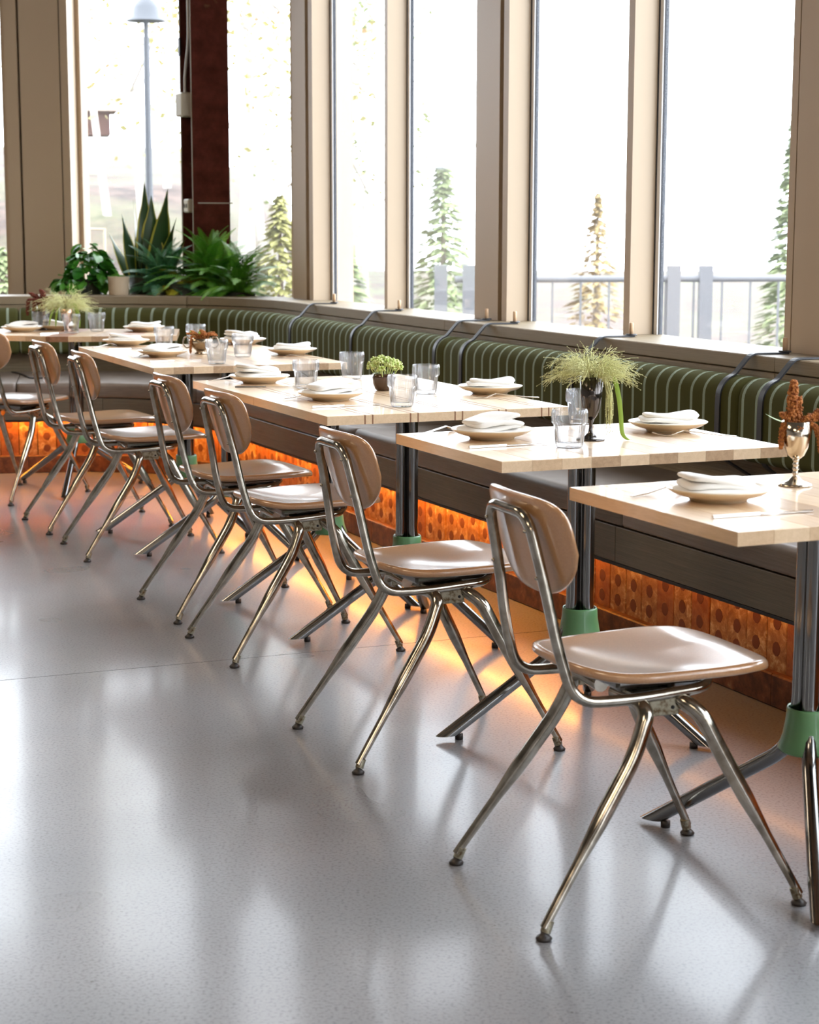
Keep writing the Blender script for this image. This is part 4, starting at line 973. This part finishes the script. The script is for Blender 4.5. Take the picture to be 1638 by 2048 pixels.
# ================================================================== OUTSIDE
def hz(x, y):
    d = sqrt(x * x + y * y); az = x / max(y, 1)
    lf = max(0, min(1, (-az - .02) / .10)); lf = lf * lf * (3 - 2 * lf)
    t_ = max(0, min(1, (d - 13.5) / 9)); t_ = t_ * t_ * (3 - 2 * t_)
    return -.30 + lf * (1.95 * t_ + .05 * max(0, d - 22) + .12 * noise.noise(Vector((x * .5, y * .5, 0)))) 
m = MB(); V = []; NX, NY = 80, 60
for j in range(NY + 1):
    for i in range(NX + 1):
        x = -22 + 44 * i / NX; y = 12.2 + 50 * (j / NY) ** 1.5; V.append((x, y, hz(x, y)))
m.add(V, [(j * (NX + 1) + i, j * (NX + 1) + i + 1, (j + 1) * (NX + 1) + i + 1, (j + 1) * (NX + 1) + i) for j in range(NY) for i in range(NX)], 0, True)
o = put('hillside_ground', m, 'mulch'); tag(o, 'mulch and grass covered slope outside the windows', 'ground', kind='structure')
m = MB(); P = [FP(-20, .9), FP(2, .9), FP(2, .9) + Vector((-2.6, 2.0)), Vector((-3.2, 12.25)), Vector((22, 12.25)), Vector((22, -10))]
m.add([(p.x, p.y, -.31) for p in P], [tuple(range(len(P)))], 0, False); o = put('terrace_paving', m, 'paving'); tag(o, 'pale paved terrace outside the window wall', 'paving', kind='structure')
# railing
rl = thing('railing', (0, 0, 0), 0, 'grey garden railing beyond the window wall', 'fence')
Y = 14.5; xs = -.1
m = MB(); m.tube([(0.35, Y, .82), (9, Y, .86)], .026, 8); put('top_rail', m, 'rail', rl); m = MB(); m.tube([(0.35, Y, -.05), (9, Y, -.05)], .02, 8); put('bottom_rail', m, 'rail', rl)
bal = MB(); bal.box((0, 0, .27), (.016, .016, 1.16)); bme = bal.mesh('baluster', ['rail'])
x = .45
while x < 5.5: link('baluster', bme, rl, (x, Y, 0)); x += .22
pm = MB(); pm.box((0, 0, .30), (.10, .10, 1.26)); pme = pm.mesh('post', ['rail'])
for x in (.24, .46, 2.05, 2.3, 4.4): link('post', pme, rl, (x, Y, 0))
# trees
def tree(x, y, H, rt, seed, label, bark, leaf, nleaf, lean=0., crown=.5, nb=9):
    z0 = hz(x, y) - .05; t_ = thing('tree', (x, y, z0), 0, label, 'tree', 'trees outside the windows'); r = random.Random(seed); m = MB()
    P = catmull([(0, 0, 0), (lean * .3 + r.uniform(-.05, .05), 0, H * .35), (lean * .7 + r.uniform(-.1, .1), 0, H * .7), (lean, 0, H)], 5); n = len(P)
    m.tube(P, [rt * (1 - .75 * i / n) for i in range(n)], 8); tips = []
    for i in range(nb):
        k = int(n * r.uniform(.3, .95)); p = P[min(k, n - 1)]; a = r.uniform(0, 2 * pi); L = r.uniform(.5, 1.2) * H * .22; e = p + Vector((cos(a) * L, sin(a) * L, L * r.uniform(.5, 1.2))); mid = (p + e) / 2 + Vector((0, 0, -.06 * L))
        m.tube([p, mid, e], [rt * .32, rt * .22, rt * .08], 5); tips += [mid, e]
    put('trunk', m, bark, t_); m = MB()
    for i in range(nleaf):
        c = r.choice(tips + [P[-1]]) + Vector((r.gauss(0, 1), r.gauss(0, 1), r.gauss(0, 1))) * H * .07 * crown * 2; a = r.uniform(0, 2 * pi); b = r.uniform(-1, 1); w = r.uniform(.02, .045)
        u_ = Vector((cos(a), sin(a), b * .5)) * w; v_ = Vector((-sin(a) * .5, cos(a) * .5, .8)) * w * .7; m.add([c - u_, c - v_, c + u_, c + v_], [(0, 1, 2, 3)], 0, False)
    o = put('foliage', m, leaf, t_); o['kind'] = 'stuff'
def conifer(x, y, H, R, seed, label, leaf='leaf_b', n=1500):
    z0 = hz(x, y) - .05; t_ = thing('conifer', (x, y, z0), 0, label, 'tree', None); r = random.Random(seed); m = MB(); m.tube([(0, 0, 0), (0, 0, H * .95)], [.05, .01], 6); put('trunk', m, 'bark_dark', t_); m = MB()
    for i in range(n):
        h = r.uniform(0, 1) ** 1.2; rr = R * (1 - h) * r.uniform(.5, 1.05); a = r.uniform(0, 2 * pi); c = Vector((cos(a) * rr, sin(a) * rr, h * H)); w = .05; d = Vector((cos(a), sin(a), -.35)) * w * 1.6; s_ = Vector((-sin(a), cos(a), .2)) * w * .6
        m.add([c - d * .5, c - s_, c + d, c + s_], [(0, 1, 2, 3)], 0, False)
    o = put('foliage', m, leaf, t_); o['kind'] = 'stuff'
TW = lambda px, d: (px - 819) / 3700 * d
for i, (px, d, H, rt, lean, leaf, txt) in enumerate([(300, 17.5, 4.5, .05, -.35, 'leaf_a', 'slender pale trunk standing beside the street lamp'), (222, 20, 4.6, .045, -.5, 'leaf_o', 'thin pale leaning trunk over the mulch slope'), (470, 16.5, 4.5, .045, .2, 'leaf_a', 'pale trunk close to the red steel column'), (505, 18, 4.8, .05, -.1, 'leaf_o', 'pale trunk in the middle of the corner pane right half'), (548, 17, 4.4, .05, .25, 'leaf_a', 'pale leaning trunk next to the corner column'), (530, 21, 5.2, .05, -.3, 'leaf_o', 'far pale trunk behind the leaning ones'), (340, 22, 5.4, .05, .1, 'leaf_a', 'far pale tree behind the street lamp'), (170, 23, 5.2, .05, .2, 'leaf_a', 'far yellow leaved tree left of the lamp'), (700, 20, 4.2, .05, .1, 'leaf_a', 'yellow leaved tree seen past the first mullion'), (745, 18, 3.4, .05, -.2, 'leaf_b', 'green tree against the slim mullion')]):
    tree(TW(px, d), d, H, rt, 50 + i, txt, 'bark', leaf, 520, lean)
conifer(TW(885, 17), 17, 2.3, .55, 1, 'pale green conifer behind the second pane', 'leaf_b', 1800)
conifer(TW(1575, 17), 17, 2.6, .42, 2, 'narrow green conifer at the edge of the nearest pane', 'leaf_b', 2000)
conifer(TW(690, 15.5), 15.5, 1.5, .6, 3, 'round yellow green shrub behind the first pane', 'leaf_b', 1200)
conifer(TW(562, 14.6), 14.6, 1.75, .6, 4, 'yellow green shrub at the foot of the corner column', 'leaf_a', 1300)
conifer(TW(1190, 19), 19, 1.9, .5, 5, 'faint orange shrub behind the third pane', 'leaf_o', 900)
conifer(TW(10, 16), 16, .9, .6, 6, 'low green shrub beyond the far left pane', 'leaf_b', 1000)
# street lamp
dl = 15.0; lx = TW(305, dl); lz = hz(lx, dl)
la = thing('street_lamp', (lx, dl, lz), 0, 'grey street lamp with a domed shade outside the corner pane', 'lamp')
m = MB(); m.tube([(0, 0, 0), (0, 0, 2.70 - lz)], [.035, .026], 12); m.tube([(0, 0, 2.70 - lz), (.0, 0, 3.3 - lz)], .02, 10); put('pole', m, 'lampgrey', la)
zt = 2.82 - lz; m = MB(); m.lathe([(.155, zt), (.150, zt + .012), (.120, zt + .03), (.105, zt + .10), (.07, zt + .155), (.04, zt + .17), (.035, zt + .24), (0, zt + .25)], 28); m.lathe([(.15, zt), (.10, zt + .05), (0, zt + .12)], 28); put('lamp_shade', m, 'lampgrey', la)
# log cabin, marker
cbx = TW(178, 26.); cb = thing('cabin', (cbx, 26., 2.45), .2, 'small reddish cabin on the hill seen above the mulch slope', 'building')
m = MB()
m.box((0, 0, .15), (.70, .8, .34)); put('wall', m, 'cabin', cb)
m = MB(); m.add([(-.45, -.5, .30), (.45, -.5, .30), (.45, .5, .30), (-.45, .5, .30), (-.45, 0, .5), (.45, 0, .5)], [(0, 1, 5, 4), (2, 3, 4, 5), (0, 4, 3), (1, 2, 5), (3, 2, 1, 0)], 0, False); put('roof', m, 'bark_dark', cb)
m = MB(); m.tube([(TW(165, 14.8), 14.8, hz(TW(165, 14.8), 14.8) - .1), (TW(165, 14.8), 14.8, 1.2)], .028, 8); o = put('marker_post', m, 'purple'); tag(o, 'short purple marker post on the slope behind the broad column', 'post')
m = MB(); xa, xb = TW(60, 14.8), TW(215, 14.8); m.tube([(xa, 14.8, 1.21), (xb, 14.8, 1.20)], .007, 6); m.tube([(xa, 14.8, hz(xa, 14.8) - .1), (xa, 14.8, 1.22)], .010, 6); m.tube([(xb, 14.8, hz(xb, 14.8) - .1), (xb, 14.8, 1.21)], .010, 6); o = put('rope_rail', m, 'paint'); tag(o, 'thin pale rope line across the mulch slope', 'rail')

m = MB(); A, B = pp(24, 744, .466), pp(64, 756, .466); m.tube(catmull([A, A.lerp(B, .35) + Vector((0, .03, 0)), A.lerp(B, .7) + Vector((0, .01, 0)), B, B + Vector((.12, .02, 0))], 6), .004, 6); o = put('cord', m, 'strap'); tag(o, 'thin dark cord lying on the corner seat pad', 'cord')
